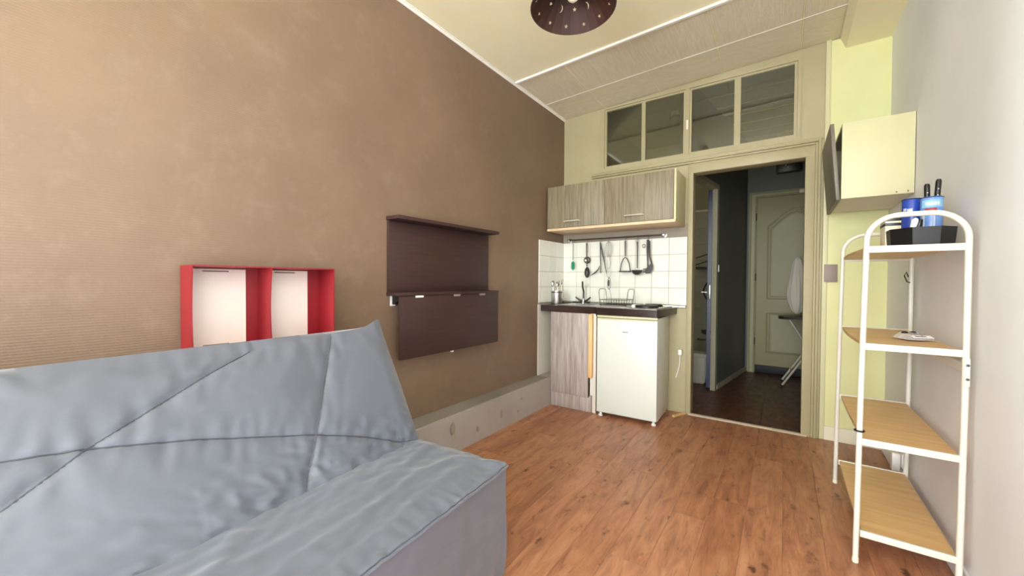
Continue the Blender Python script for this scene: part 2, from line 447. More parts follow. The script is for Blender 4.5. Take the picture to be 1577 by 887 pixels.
# rear wall with the tall window that lights the room
WX0, WX1, WZ0, WZ1 = .3, 2.2, .22, 2.62
struct('wall_rear', holed([(-.3, -.009), (W+.1, -.009), (W+.1, 3.0), (-.3, 3.0)], [[(WX0, WZ0), (WX1, WZ0), (WX1, WZ1), (WX0, WZ1)]], Y0-.12, Y0, 'xz'), 'rear_wall_paint', 'pale wall behind the viewer with the tall window', 'wall')
w2 = thing('window_2', 'tall white casement window behind the viewer', 'window', ((WX0+WX1)/2, Y0-.05, WZ0), kind='structure')
part('window_frame', holed([(WX0, WZ0), (WX1, WZ0), (WX1, WZ1), (WX0, WZ1)], [[(WX0+.05, WZ0+.05), ((WX0+WX1)/2-.03, WZ0+.05), ((WX0+WX1)/2-.03, WZ1-.05), (WX0+.05, WZ1-.05)], [((WX0+WX1)/2+.03, WZ0+.05), (WX1-.05, WZ0+.05), (WX1-.05, WZ1-.05), ((WX0+WX1)/2+.03, WZ1-.05)]], Y0-.08, Y0-.03, 'xz'), 'frame_white', w2)
for a, b_ in ((WX0+.05, (WX0+WX1)/2-.03), ((WX0+WX1)/2+.03, WX1-.05)):
    part('pane', B(a, b_, Y0-.06, Y0-.055, WZ0+.05, WZ1-.05), 'clear_film', w2)

w3 = thing('added_side_window', 'added white casement window, out of view in the brown wall behind the viewer', 'window', (K(-4.5)-.06, (LW0+LW1)/2, LWZ0), -WL, kind='structure')  # unseen window, added so more light reaches the right wall
h_ = (LW1-LW0)/2; zz = LWZ1-LWZ0
part('window_frame', holed([(-h_, 0), (h_, 0), (h_, zz), (-h_, zz)], [[(-h_+.05, .05), (-.03, .05), (-.03, zz-.05), (-h_+.05, zz-.05)], [(.03, .05), (h_-.05, .05), (h_-.05, zz-.05), (.03, zz-.05)]], -.02, .03, 'yz'), 'frame_white', w3, local=True)
for a, b_ in ((-h_+.05, -.03), (.03, h_-.05)): part('pane', B(.002, .006, a, b_, .05, zz-.05), 'clear_film', w3, local=True)

# wall areas of other paint on the back wall
struct('trim_2', B(.045, 1.226, -.004, 0, 1.517, 1.63), 'taupe_paint', 'taupe painted band between tiles and hanging cupboard', 'wall band')
pg = thing('trim_3', 'pale yellow-green wall panel right of the doorway', 'wall panel', (2.3, 0, 0), kind='structure')
part('panel', B(2.158, W, -.006, 0, .1, 2.84), 'pale_green_paint', pg)
part('corner_post', B(2.128, 2.158, -.016, 0, .0, 2.85, bev=.004), 'cabinet_side', pg)
struct('baseboard_back', B(2.128, W, -.014, -.0062, 0, .1, bev=.003), 'white_board', 'cream skirting board right of the doorway', 'baseboard')
struct('baseboard_right', B(W-.012, W, Y0, -.016, 0, .075, bev=.003), 'right_wall_paint', 'low skirting board along the right wall', 'baseboard')
# boxed beam along the right wall
bm = bmesh.new(); vb = []
for y in (Y0, -.001):
    zt = ceil_z(2.3, y)-.011 if y > -.9 else ceil_z(2.3, y)
    for x, z in ((2.236, 2.765-.02*y), (W, 2.765-.02*y), (W, ceil_z(W, y)-.012), (2.205, ceil_z(2.205, y)-.012)): vb.append(bm.verts.new((x, y, z)))
for f in ((0,1,5,4),(1,2,6,5),(2,3,7,6),(3,0,4,7),(3,2,1,0),(4,5,6,7)): bm.faces.new([vb[q] for q in f])
struct('trim_4', bm, 'ceiling_paint', 'boxed cream beam under the ceiling along the right wall', 'beam')
# plinth (pipe boxing) along the left wall
bm = Pz([(K(-6.2), -6.2), (.165+K(-6.2)*.3, -6.2), (.168, -.012), (K(-.012)+.007, -.012)], 0, .253)
bmesh.ops.bevel(bm, geom=[e for e in bm.edges if all(v_.co.z > .25 for v_ in e.verts)], offset=.006, segments=2, affect='EDGES')
pl = struct('trim_5', bm, 'plinth_paint', 'grey-beige boxed plinth at the foot of the brown wall', 'plinth')
part('dusty_top', Pz([(K(-6.1)+.002, -6.1), (.155+K(-6.1)*.3, -6.1), (.158, -.5), (K(-.5)+.002, -.5)], .2525, .2545), 'plinth_dust', pl)
for (y, z, r1, r2) in ((-1.75, .17, .022, .04), (-1.22, .12, .012, .03), (-1.5, .09, .012, .018), (-.95, .17, .012, .012), (-1.0, .08, .009, .012)):
    pts = []
    for q in range(14):
        a = 2*PI*q/14; rr = 1+.25*noise.noise(Vector((math.cos(a)*1.7, math.sin(a)*1.7, y*5)))
        pts.append((y+r1*rr*math.cos(a), z+r2*rr*math.sin(a)))
    part('stain', ext(pts, .1655, .1692, 'yz'), 'taupe_paint', pl)
# grey painted strip of left wall below the tiles
struct('trim_6', Pz([(K(-.485), -.485), (K(0), 0), (K(0)+.006, 0), (K(-.485)+.006, -.485)], .24, .91), 'white_panel', 'light grey wall strip below the tiles beside the sink cupboard', 'wall strip')

# ------------------------------------------------ tiles
TS = .147; TR = [1.515-TS*q for q in range(5)]
tl = B(-TS/2+.0012, TS/2-.0012, -.004, .004, -TS/2+.0012, TS/2-.0012, bev=.0016, seg=1)
me_t = bpy.data.meshes.new('tile'); tl.to_mesh(me_t); tl.free(); me_t.materials.append(MATS['tile_glaze'])
part('grout', B(.045, 1.228, -.004, 0, .90, 1.516), 'grout', wall_back, kind='stuff')
for q in range(8):
    for r_ in range(4):
        share('tile', me_t, wall_back, (1.226-TS*(q+.5), -.005, TR[r_]-TS/2))
wall_left = bpy.data.objects['wall_left']
part('grout', Pz([(K(-.475), -.475), (K(0), 0), (K(0)+.004, 0), (K(-.475)+.004, -.475)], .90, 1.516), 'grout', wall_left, kind='stuff')
for q in range(4):
    wd = TS if q < 3 else .475-3*TS-.004
    for r_ in range(4):
        yc = -.006-TS*q-wd/2
        o = share('tile', me_t, wall_left, (K(yc)+.005, yc, TR[r_]-TS/2)); o.rotation_euler = (0, 0, PI/2-WL)
        o.scale = (wd/TS, 1, 1)

# ------------------------------------------------ door casing and transom
cs = thing('trim_7', 'cream moulded door casing around the doorway to the hall', 'door casing', ((DX0+DX1)/2, 0, 0), kind='structure')
part('jamb', B(1.229, DX0+.006, -.018, .104, 0, DH, bev=.003), 'cream_paint', cs)
part('jamb', B(DX1-.006, 2.078, -.018, .104, 0, DH+.0, bev=.003), 'cream_paint', cs)
part('moulding', B(2.078, 2.094, -.026, 0, 0, 2.155, bev=.004), 'cream_paint', cs)
part('moulding', B(2.094, 2.112, -.034, 0, 0, 2.16, bev=.005), 'cream_paint', cs)
part('moulding', B(2.112, 2.127, -.022, 0, 0, 2.16, bev=.004), 'cream_paint', cs)
part('head', B(1.229, 2.078, -.018, .104, DH-.006, 2.125, bev=.003), 'cream_paint', cs)
part('ledge', B(.36, 2.078, -.03, 0, 2.125, 2.14, bev=.004), 'cream_paint', cs)
part('ledge', B(.36, 2.094, -.042, 0, 2.14, 2.155, bev=.005), 'cream_paint', cs)
part('ledge', B(.36, 2.12, -.028, 0, 2.155, 2.172, bev=.005), 'cream_paint', cs)
solo('threshold_strip', ext([(-.03, 0), (.03, 0), (.022, .006), (0, .009), (-.022, .006)], DX0-.01, DX1+.03, 'yz'), 'threshold', 'pale threshold strip on the floor of the doorway', 'threshold', kind='structure')

tw = thing('window_1', 'four-pane transom window above the doorway', 'window', ((TX0+TX1)/2, 0, TZ0), kind='structure')
def rect(x0, x1, z0, z1): return [(x0, z0), (x1, z0), (x1, z1), (x0, z1)]
panes = [(.497, .828), (.861, 1.182), (1.245, 1.560), (1.604, 1.948)]
PZ0, PZ1 = 2.226, 2.748
part('window_frame', holed(rect(.432, 1.99, 2.172, 2.783), [rect(.478, 1.198, 2.207, 2.764), rect(1.228, 1.968, 2.207, 2.764)], -.012, .06, 'xz'), 'cream_paint', tw)
for (a, b_), (c_, d_), x0, x1 in ((panes[0], panes[1], .479, 1.197), (panes[2], panes[3], 1.229, 1.967)):
    s_ = part('sash', holed(rect(x0, x1, 2.208, 2.763), [rect(a, b_, PZ0, PZ1), rect(c_, d_, PZ0, PZ1)], -.004, .028, 'xz'), 'cream_paint', tw)
    for e, f in ((a, b_), (c_, d_)):
        part('pane', B(e-.004, f+.004, .010, .014, PZ0-.004, PZ1+.004), 'pane_glass', s_)
part('latch', B(1.205, 1.222, -.02, -.012, 2.42, 2.5, bev=.003), 'white_board', tw)

# ------------------------------------------------ hall and bathroom beyond
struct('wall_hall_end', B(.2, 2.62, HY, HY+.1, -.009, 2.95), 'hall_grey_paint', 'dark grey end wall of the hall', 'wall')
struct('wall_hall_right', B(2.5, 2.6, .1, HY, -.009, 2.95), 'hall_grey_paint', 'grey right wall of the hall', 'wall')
def PX(y): return 1.324+.1455*(y-.914)            # hall face of the partition between hall and bathroom
part_wall = bmesh.new()
prism(part_wall, [(PX(.93), .93), (PX(HY), HY), (PX(HY)-.035, HY), (PX(.93)-.035, .93)], -.009, 2.9)
prism(part_wall, [(PX(.1), .1), (PX(.93), .93), (PX(.93)-.07, .93), (PX(.1)-.07, .1)], 2.12, 2.9)
struct('wall_partition', part_wall, 'hall_grey_paint', 'grey partition between hall and bathroom', 'wall')
struct('baseboard_partition', Pz([(PX(.99), .99), (PX(HY), HY), (PX(HY)+.012, HY), (PX(.99)+.012, .99)], 0, .05), 'hall_cream_paint', 'pale skirting along the hall partition', 'baseboard')
dj = thing('trim_8', 'pale door frame of the bathroom off the hall', 'door casing', (1.3, .93, 0), kind='structure')
part('jamb', Pz([(1.287, .925), (PX(.925)+.008, .925), (PX(.985)+.008, .985), (1.287, .985)], 0, 2.12), 'hall_cream_paint', dj)
part('head', Pz([(PX(.11)-.075, .11), (PX(.11)+.01, .11), (PX(.985)+.01, .985), (PX(.985)-.075, .985)], 2.09, 2.135), 'hall_cream_paint', dj)
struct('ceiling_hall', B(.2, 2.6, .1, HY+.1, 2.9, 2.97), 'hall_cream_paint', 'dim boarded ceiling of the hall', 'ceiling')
hc = bpy.data.objects['ceiling_hall']
for q in range(7):
    part('ceiling_batten', B(1.2, 2.5, .32+.28*q, .36+.28*q, 2.885, 2.9, bev=.003), 'door_cream', hc)
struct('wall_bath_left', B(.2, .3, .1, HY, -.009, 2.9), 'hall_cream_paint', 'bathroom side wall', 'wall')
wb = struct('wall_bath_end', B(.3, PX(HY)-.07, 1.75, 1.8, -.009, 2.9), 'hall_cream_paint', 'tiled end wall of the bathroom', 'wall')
tb = B(-.0985, .0985, -.006, .0, -.0985, .0985, bev=.002, seg=1); me_b = bpy.data.meshes.new('tile'); tb.to_mesh(me_b); tb.free(); me_b.materials.append(MATS['bath_tile'])
for q in range(5):
    for r_ in range(10): share('tile', me_b, wb, (1.27-.2*q, 1.75, .1+.2*r_))
part('tile_border', B(.3, PX(1.75)-.075, 1.735, 1.75, 2.0, 2.025, bev=.003), 'white_board', wb)

# bathroom door (blue, seen on its edge)
d2 = thing('door_2', 'dark blue bathroom door standing open, seen on its edge', 'door', (1.262, .93, 0), kind='structure')
def along(p0, dirv, nrm, L, t, z0, z1):
    p0 = Vector(p0); q = [p0, p0+dirv*L, p0+dirv*L+nrm*t, p0+nrm*t]
    return Pz([(v_.x, v_.y) for v_ in q], z0, z1)
dv = Vector((-.15, .99)).normalized(); nv = Vector((-dv.y, dv.x))
part('leaf', along((1.284, .93), dv, nv, .68, .036, .02, 2.085), 'blue_paint', d2)
part('handle', T([(1.24, 1.01, 1.02), (1.185, 1.0, 1.02), (1.175, 1.08, 1.02)], .008), 'steel', d2)
part('handle_plate', B(1.256, 1.276, .9225, .9295, .95, 1.1, bev=.0006), 'steel', d2)

# hall entrance door with arched panel
d1 = thing('door_1', 'pale panelled entrance door with an arched upper panel at the hall end', 'door', (1.95, HY, 0), kind='structure')
FX0, FX1, FZ = 1.615, 2.43, 2.185
part('frame', holed([(1.535, 0), (FX0, 0), (FX0, FZ), (FX1, FZ), (FX1, 0), (2.49, 0), (2.49, 2.25), (1.535, 2.25)], [], HY-.03, HY, 'xz'), 'door_cream', d1)
part('frame_bead', T([(1.55, HY-.033, 0), (1.55, HY-.033, 2.235), (2.48, HY-.033, 2.235)], .012, seg=6), 'door_cream', d1)
part('frame_bead', T([(1.603, HY-.033, 0), (1.603, HY-.033, 2.197), (2.44, HY-.033, 2.197)], .01, seg=6), 'door_cream', d1)
leaf = part('leaf', B(FX0+.003, FX1-.003, HY-.022, HY-.001, .09, FZ-.004, bev=.003), 'door_cream', d1)
def panel(x0, x1, z0, z1, rise):
    top = [(x1-(x1-x0)*q/16, z1 + rise*(math.sin(PI*q/16)**1.3 if rise else 0)) for q in range(17)]
    poly = [(x0, z0), (x1, z0)] + top
    cx, cz = (x0+x1)/2, (z0+z1)/2
    for k_, y_ in ((1.0, .030), (.9, .028)):
        pts = [(cx+(x-cx)*k_, HY-y_, cz+(z-cz)*(1-(1-k_)*.62)) for x, z in poly]
        part('panel_moulding', T(pts, .011 if k_ == 1 else .006, seg=6, closed=True), 'door_cream', leaf)
    ins = [(cx+(x-cx)*.82, cz+(z-cz)*.9) for x, z in poly]
    part('panel', ext(ins, HY-.027, HY-.021, 'xz'), 'door_cream', leaf)
panel(1.735, 2.3, .93, 1.82, .2); panel(1.735, 2.3, .26, .75, 0)
part('draught_strip', B(FX0+.003, FX1-.003, HY-.03, HY-.022, .005, .1, bev=.002), 'rubber_black', d1)
for z in (.35, 1.15, 1.9): part('hinge', T([(FX0-.004, HY-.036, z), (FX0-.004, HY-.036, z+.09)], .007, seg=8), 'dark_steel', d1)
part('door_closer', B(2.04, 2.12, HY-.07, HY-.03, 2.19, 2.235, bev=.008), 'white_board', d1)

em = thing('meter_box', 'black electric meter box high above the entrance door', 'meter box', (1.93, HY, 2.46))
part('case', B(1.81, 2.06, HY-.1, HY, 2.45, 2.63, bev=.008), 'black_plastic', em)
part('cover', B(1.825, 2.045, HY-.108, HY-.1, 2.465, 2.615, bev=.003), 'black_plastic', em)
for q in range(4): part('dial', Lt([(0, -.002), (.008, -.002), (.008, .001), (0, .002)], (1.905+.018*(q % 2), HY-.109, 2.58-.027*q), axis='y', seg=12), 'steel', em)
solo('light_switch', B(0, .012, 0, .045, 0, .075, bev=.003), 'plug_white', 'white light switch on the grey hall partition', 'switch').location = (PX(1.0)+.006, 1.0, 1.235)

# ironing board on crossed legs with a heap of linen
ib = thing('ironing_board', 'folding ironing board on crossed metal legs in the hall', 'ironing board', (2.15, 1.65, 0))
bm = bmesh.new(); prism(bm, [(1.86, 1.6), (1.875, 1.54), (1.92, 1.5), (2.46, 1.48), (2.46, 1.78), (1.92, 1.76), (1.875, 1.72), (1.86, 1.66)], .735, .765)
part('board', bm, 'dark_steel', ib)
for y in (1.52, 1.76):
    part('leg', T([(1.96, y, .735), (2.36, y, .02)], .011, seg=8), 'handle_metal', ib)
for y in (1.50, 1.78):
    part('leg', T([(2.32, y, .735), (1.90, y, .02)], .011, seg=8), 'handle_metal', ib)
part('crossbar', T([(1.985, 1.50, .165), (1.985, 1.78, .165)], .009, seg=8), 'steel', ib)
part('crossbar', T([(2.28, 1.52, .165), (2.28, 1.76, .165)], .009, seg=8), 'steel', ib)
for y in (1.5, 1.78): part('foot_cap', T([(1.905, y, .03), (1.893, y, .008)], .014, seg=8), 'rubber_black', ib)
def heap(cx, cy, z0, z1, rx, ry, seed, fold=.05):
    bm = bmesh.new(); n, mh = 40, 22; rings = []
    for j in range(mh+1):
        t = j/mh; r = math.sqrt(max(0, 1-(2*t-1)**2*.98))*(.82+.18*math.sin(t*5+seed))
        ring = []
        for q in range(n):
            a = 2*PI*q/n
            f = 1+fold*2.2*noise.noise(Vector((math.cos(a)*2.2+seed, math.sin(a)*2.2, t*1.1)))+fold*math.sin(a*9+seed+3*t)
            ring.append(bm.verts.new((cx+rx*r*f*math.cos(a), cy+ry*r*f*math.sin(a), z0+(z1-z0)*t+.02*noise.noise(Vector((a*2, seed, 0))))))
        rings.append(ring)
    for a_, b_ in zip(rings, rings[1:]):
        for q in range(n): bm.faces.new((a_[q], a_[(q+1) % n], b_[(q+1) % n], b_[q]))
    bm.faces.new(rings[0][::-1]); bm.faces.new(rings[-1])
    return bm
solo('linen_bundle', heap(2.03, 1.68, .79, 1.40, .105, .09, 1.0, .06), 'cloth_white', 'white linen hanging in a bundle on the ironing board', 'linen')
solo('linen_bundle', heap(2.26, 1.60, .79, 1.44, .115, .11, 4.0, .09), 'cloth_cream', 'cream crumpled sheet heaped on the ironing board beside the door casing', 'linen')

# bathroom things
gl = thing('globe_lamp', 'round white ceiling lamp in the bathroom behind the transom', 'lamp', (.95, .75, 2.72))
part('base', Lt([(0, .18), (.05, .18), (.05, .15), (.03, .14), (0, .14)], (.95, .75, 2.72), seg=20), 'plug_white', gl)
part('globe', Lt([(.06*math.sin(PI*q/14), .09-.06*math.cos(PI*q/14)) for q in range(15)], (.95, .75, 2.72), seg=24), 'hall_cream_paint', gl)
ml = thing('bath_fill_tube', 'added lit tube, out of view on the bathroom side wall, as fill light', 'lamp', (.32, .9, 1.85))  # out-of-view tube added to lift the light in the bathroom
part('bracket', B(.30, .33, .55, 1.25, 1.83, 1.89, bev=.006), 'plug_white', ml)
part('tube', T([(.352, .57, 1.86), (.352, 1.23, 1.86)], .018), 'fill_tube_glow', ml)
bn = thing('waste_bin', 'white plastic swing-lid bin on the bathroom floor', 'bin', (1.13, 1.22, 0))
def taper(cx, cy, w0, d0, w1, d1, z0, z1, bev=.015):
    bm = bmesh.new(); vs = box(bm, -1, 1, -1, 1, 0, 1)
    for v_ in vs:
        t = v_.co.z; v_.co = (cx+v_.co.x*(w0+(w1-w0)*t)/2, cy+v_.co.y*(d0+(d1-d0)*t)/2, z0+(z1-z0)*t)
    bmesh.ops.bevel(bm, geom=list(bm.edges), offset=bev, segments=2, affect='EDGES'); return bm
part('body', taper(1.12, 1.22, .17, .17, .22, .21, 0.001, .31), 'bin_plastic', bn)
part('lid', taper(1.12, 1.22, .235, .225, .22, .21, .305, .335, .008), 'bin_plastic', bn)
sh = thing('shower_set', 'chrome shower rail and black hose on the bathroom wall', 'shower', (1.15, 1.7, .6))
part('rail', T([(1.27, 1.70, 1.45), (1.27, 1.70, 1.98)], .009), 'dark_steel', sh)
part('slider', T([(1.27, 1.70, 1.62), (1.27, 1.70, 1.68)], .02), 'black_plastic', sh)
part('hose', T([(1.13+.035*math.sin(q*.52), 1.69, 1.30-.031*q) for q in range(19)] + [(1.16+.03*q, 1.69, .735) for q in range(5)], .008, seg=8), 'black_plastic', sh)
part('mixer', T([(1.08, 1.69, .52), (1.24, 1.69, .52)], .022), 'dark_steel', sh)
part('mixer_knob', Lt([(0, -.03), (.03, -.03), (.03, .0), (0, .005)], (1.13, 1.665, .52), axis='y'), 'black_plastic', sh)
part('pipe', T([(1.03, 1.71, .42), (1.3, 1.71, .42)], .01, seg=8), 'steel', sh)
part('riser_pipe', T([(1.25, 1.715, .42), (1.25, 1.715, 1.2)], .008, seg=8), 'steel', sh)
rk = thing('towel_shelf', 'dark wire towel shelf in the bathroom', 'shelf', (1.14, 1.6, 1.3))
part('wire', T([(1.02, 1.6, 1.42), (1.165, 1.6, 1.47), (1.17, 1.745, 1.47)], .007, seg=6), 'dark_utensil', rk)
part('wire', T([(1.02, 1.6, 1.34), (1.165, 1.6, 1.385), (1.17, 1.745, 1.385)], .007, seg=6), 'dark_utensil', rk)
part('tray', B(1.02, 1.18, 1.58, 1.73, 1.29, 1.315, bev=.004), 'dark_utensil', rk)
def curtain(x0, x1, y, z0, z1, amp, per):
    bm = bmesh.new(); n = 30; top = []; bot = []; 
    for q in range(n+1):
        x = x0+(x1-x0)*q/n; yy = y+amp*math.sin(2*PI*q/n*per)
        top.append(bm.verts.new((x, yy, z1-.02*q/n))); bot.append(bm.verts.new((x, yy*1.0+.5*amp, z0)))
    for q in range(n): bm.faces.new((bot[q], bot[q+1], top[q+1], top[q]))
    bmesh.ops.solidify(bm, geom=bm.faces[:], thickness=.004); return bm
solo('bath_towel', curtain(1.2, 1.31, 1.64, .78, 1.40, .012, 2.5), 'cloth_white', 'white towel hanging in the bathroom beside the blue door', 'towel')

# ---------------------------------------------------------------- kitchen corner
uc = thing('wall_cupboard', 'two-door grey oak hanging cupboard above the tiled splashback', 'cupboard', (.63, -.17, 1.603))
UX0, UX1, UY, UZ0, UZ1 = .053, 1.205, -.352, 1.603, 2.012
part('carcass', B(UX0+.004, UX1-.016, UY+.024, -.0045, UZ0+.02, UZ1-.002), 'white_board', uc)
part('side_panel', B(UX1-.016, UX1, UY+.003, -.0045, UZ0+.018, UZ1+.004, bev=.0015), 'cabinet_side', uc, 'cream side panel')
part('bottom_shelf', B(UX0, UX1, UY-.004, -.0045, UZ0-.004, UZ0+.0195, bev=.003), 'beech_edge', uc, 'beech-edged bottom board')
def bar_handle(parent, x0, x1, y, z):
    part('handle', T([(x0, y, z), (x0+.004, y-.018, z), (x0+.02, y-.026, z), (x1-.02, y-.026, z), (x1-.004, y-.018, z), (x1, y, z)], .007, seg=8), 'handle_metal', parent, 'curved metal handle')
for a, b_, ha in ((UX0+.002, .617, .235), (.620, UX1-.018, .80)):
    d_ = part('door', B(a, b_, UY, UY+.02, UZ0+.022, UZ1, bev=.0015), 'grey_oak', uc)
    bar_handle(d_, ha, ha+.155, UY, UZ0+.075)

wtp = thing('worktop', 'dark brown laminate worktop over sink cupboard and fridge', 'worktop', (.6, -.25, .85))
ol = [(K(-.45)+.012, -.452), (.595, -.455)] + [(.595+.04*t, -.455-.05*t*t*(3-2*t)) for t in (.25, .5, .75)] + [(.637, -.506), (1.112, -.506), (1.150, -.012), (.052, -.012)]
SK = [(.215, -.36), (.50, -.36), (.50, -.10), (.215, -.10)]
part('slab', holed(ol, [SK], .852, .908), 'dark_worktop', wtp)
part('back_strip', B(.052, 1.22, -.024, -.0095, .908, .922, bev=.002), 'brushed_steel', wtp)
sk = thing('kitchen_sink', 'stainless steel sink set in the worktop with a drainer', 'sink', (.4, -.22, .908))
part('rim', holed([(.19, -.40), (.86, -.40), (.86, -.06), (.19, -.06)], [SK], .9082, .914), 'brushed_steel', sk)
bm = bmesh.new()
for a in ((.217, .22, -.358, -.102, .77, .914), (.495, .498, -.358, -.102, .77, .914), (.22, .495, -.358, -.355, .77, .914), (.22, .495, -.105, -.102, .77, .914), (.217, .498, -.358, -.102, .767, .77)): box(bm, *a)
part('bowl', bm, 'brushed_steel', sk)
part('drain', Lt([(0, .772), (.03, .772), (.03, .7705), (0, .7705)], (.36, -.23, 0), seg=18), 'dark_steel', sk)
for q in range(6): part('drainer_ridge', T([(.54+.03*q, -.37, .911), (.54+.03*q, -.12, .911)], .004, seg=6), 'brushed_steel', sk)

tp = thing('kitchen_tap', 'chrome swan-neck tap with two lever handles', 'tap', (.31, -.085, .914))
part('body', Lt([(0, 0), (.028, 0), (.028, .012), (.016, .02), (.014, .045), (0, .045)], (.31, -.085, .914), seg=18), 'steel', tp)
part('spout', T([(.31, -.085, .95), (.312, -.087, 1.03)] + [(.325-.015*math.cos(a), -.11-.0*a-.03*math.sin(a)*0 + -.035*(1-math.cos(a))*.9, 1.055+.068*math.sin(a)) for a in [q*PI/8 for q in range(1, 8)]] + [(.343, -.172, 1.07)], .0085, seg=10), 'dark_steel', tp)
for s_ in (-1, 1):
    h_ = part('lever', T([(.31+.014*s_, -.085, .935), (.31+.045*s_, -.09, .95), (.31+.078*s_, -.10, .975)], [.011, .009, .007], seg=8), 'dark_steel', tp)
    part('lever', T([(.31+.014*s_, -.085, .93), (.31+.05*s_, -.115, .925), (.31+.085*s_, -.14, .93)], [.010, .008, .006], seg=8), 'dark_steel', tp)

hb = thing('electric_hob', 'two-plate electric hob with steel tray on the worktop', 'hob', (.98, -.26, .908))
part('tray', holed([(.875, -.47), (1.098, -.47), (1.118, -.05), (.875, -.05)], [], .9082, .918), 'brushed_steel', hb)
for yy, rr in ((-.36, .088), (-.16, .072)):
    part('hotplate', Lt([(0, 0), (rr+.006, 0), (rr+.006, .004), (rr, .006), (rr, .016), (rr-.006, .019), (.02, .019), (.018, .016), (0, .016)], (.992, yy, .918), seg=32), 'black_iron', hb)
for xx, yy in ((.905, -.425), (.905, -.09)):
    part('knob', Lt([(0, .024), (.013, .024), (.016, .018), (.016, 0), (0, 0)], (xx, yy, .918), seg=18), 'plug_white', hb)
part('front_trim', T([(.875, -.474, .915), (1.098, -.474, .915)], .004, seg=6), 'steel', hb)

# base cupboard below the sink
bc = thing('sink_cupboard', 'grey oak base cupboard below the sink beside the fridge', 'cupboard', (.38, -.25, 0))
part('side', B(.172, .188, -.455, -.02, .0, .851), 'white_board', bc)
part('side', B(.572, .588, -.455, -.02, .0, .851), 'white_board', bc)
part('base', B(.188, .572, -.44, -.02, .11, .126), 'white_board', bc)
part('rear_panel', B(.188, .572, -.03, -.02, .126, .76), 'white_board', bc)
dr = part('door', B(.170, .535, -.477, -.457, .128, .85, bev=.0015), 'grey_oak_light', bc)
part('kick_panel', B(.171, .549, -.470, -.456, .001, .124, bev=.0015), 'grey_oak_light', bc)
part('edge_strip', B(.541, .579, -.494, -.4625, .305, .848, bev=.004), 'pine_edge', bc, 'pale pine strip')
part('filler', B(.5495, .602, -.462, -.4555, .001, .851), 'white_panel', bc)
part('kick_return', B(.556, .571, -.468, -.4625, .001, .15, bev=.001), 'slot_grey', bc)
part('bracket', ext([(.603, .852), (.622, .852), (.622, .825), (.606, .838)], -.478, -.46, 'xz'), 'black_plastic', bc)

# fridge
fr = thing('fridge', 'white undercounter fridge with its door facing the room', 'fridge', (.868, -.492, 0), math.radians(2.5))
def fb(x0, x1, y0, y1, z0, z1, **k): return B(x0, x1, y0, y1, z0, z1, **k)
part('cabinet', fb(-.243, .243, .05, .455, .028, .838, bev=.005), 'white_enamel', fr, local=True)
fd = part('door', fb(-.243, .243, 0, .044, .035, .825, bev=.007, seg=3), 'white_enamel', fr, local=True)
part('gasket', fb(-.236, .236, .044, .05, .045, .82), 'dust', fr, local=True)
part('top_trim', fb(-.243, .243, -.002, .046, .829, .848, bev=.003), 'cabinet_side', fr, local=True)
part('grip', fb(-.225, .225, -.004, .004, .812, .823, bev=.002), 'cabinet_side', fd, local=True)
part('badge', fb(-.028, .016, -.0012, .001, .716, .722), 'dust', fd, local=True)
for a, b_ in ((-.215, .03), (.215, .03), (-.215, .42), (.215, .42)):
    part('foot', Lt([(0, 0), (.018, 0), (.018, .012), (.01, .014), (.01, .03), (0, .03)], (a, b_, 0), seg=14), 'plug_white', fr, local=True)
pg2 = thing('wall_socket', 'small white plug hanging beside the fridge', 'plug', (1.205, -.02, .44))
part('plug', B(1.168, 1.2, -.045, -.001, .50, .55, bev=.008), 'plug_white', pg2)
part('cable', T([(1.184, -.025, .50), (1.18, -.02, .42), (1.165, -.02, .35), (1.15, -.02, .3)], .004, seg=6), 'plug_white', pg2)
solo('broken_skirting', Pz([(1.155, -.16), (1.175, -.165), (1.235, -.03), (1.22, -.022)], .0005, .016), 'pine_edge', 'loose pale wood offcut on the floor beside the fridge', 'offcut')

# rail and hanging utensils
rl = thing('utensil_rail', 'thin metal rail on wall brackets below the hanging cupboard', 'rail', (.58, -.05, 1.53))
part('rod', T([(.115, -.05, 1.538), (1.055, -.05, 1.538)], .007), 'dark_steel', rl)
for x in (.13, 1.04):
    part('bracket', Lt([(0, 0), (.021, 0), (.021, -.012), (.011, -.014), (.011, -.06), (0, -.062)], (x, -.004, 1.538), axis='y', seg=18), 'steel', rl)
def hook(parent, x, z=1.538):
    part('hook', T([(x, -.05-.009, z+.004), (x, -.05, z+.011), (x, -.05+.009, z+.002), (x, -.052, z-.022), (x, -.06, z-.04), (x, -.066, z-.034)], .0022, seg=6), 'steel', parent)
YU = -.06
def uthing(name, label, x): 
    t = thing(name, label, 'utensil', (x, YU, 1.2), group='utensils hanging on the rail'); hook(t, x); return t
u = uthing('washing_brush', 'green sponge brush hanging on a beaded chain', .182)
bm = bmesh.new()
for q in range(11): lathe(bm, [(0, -.006), (.004, -.004), (.0055, 0), (.004, .004), (0, .006)], (.182, YU, 1.492-.0145*q), seg=8)
part('chain', bm, 'dark_utensil', u)
part('sponge', taper(.182, YU, .034, .026, .034, .026, 1.24, 1.328, .01), 'green_plastic', u)
u = uthing('serving_spoon', 'dark serving spoon with a small strainer behind it', .328)
part('handle', T([(.328, YU, 1.50), (.329, YU, 1.40), (.332, YU, 1.26)], [.008, .007, .005], seg=8), 'dark_utensil', u)
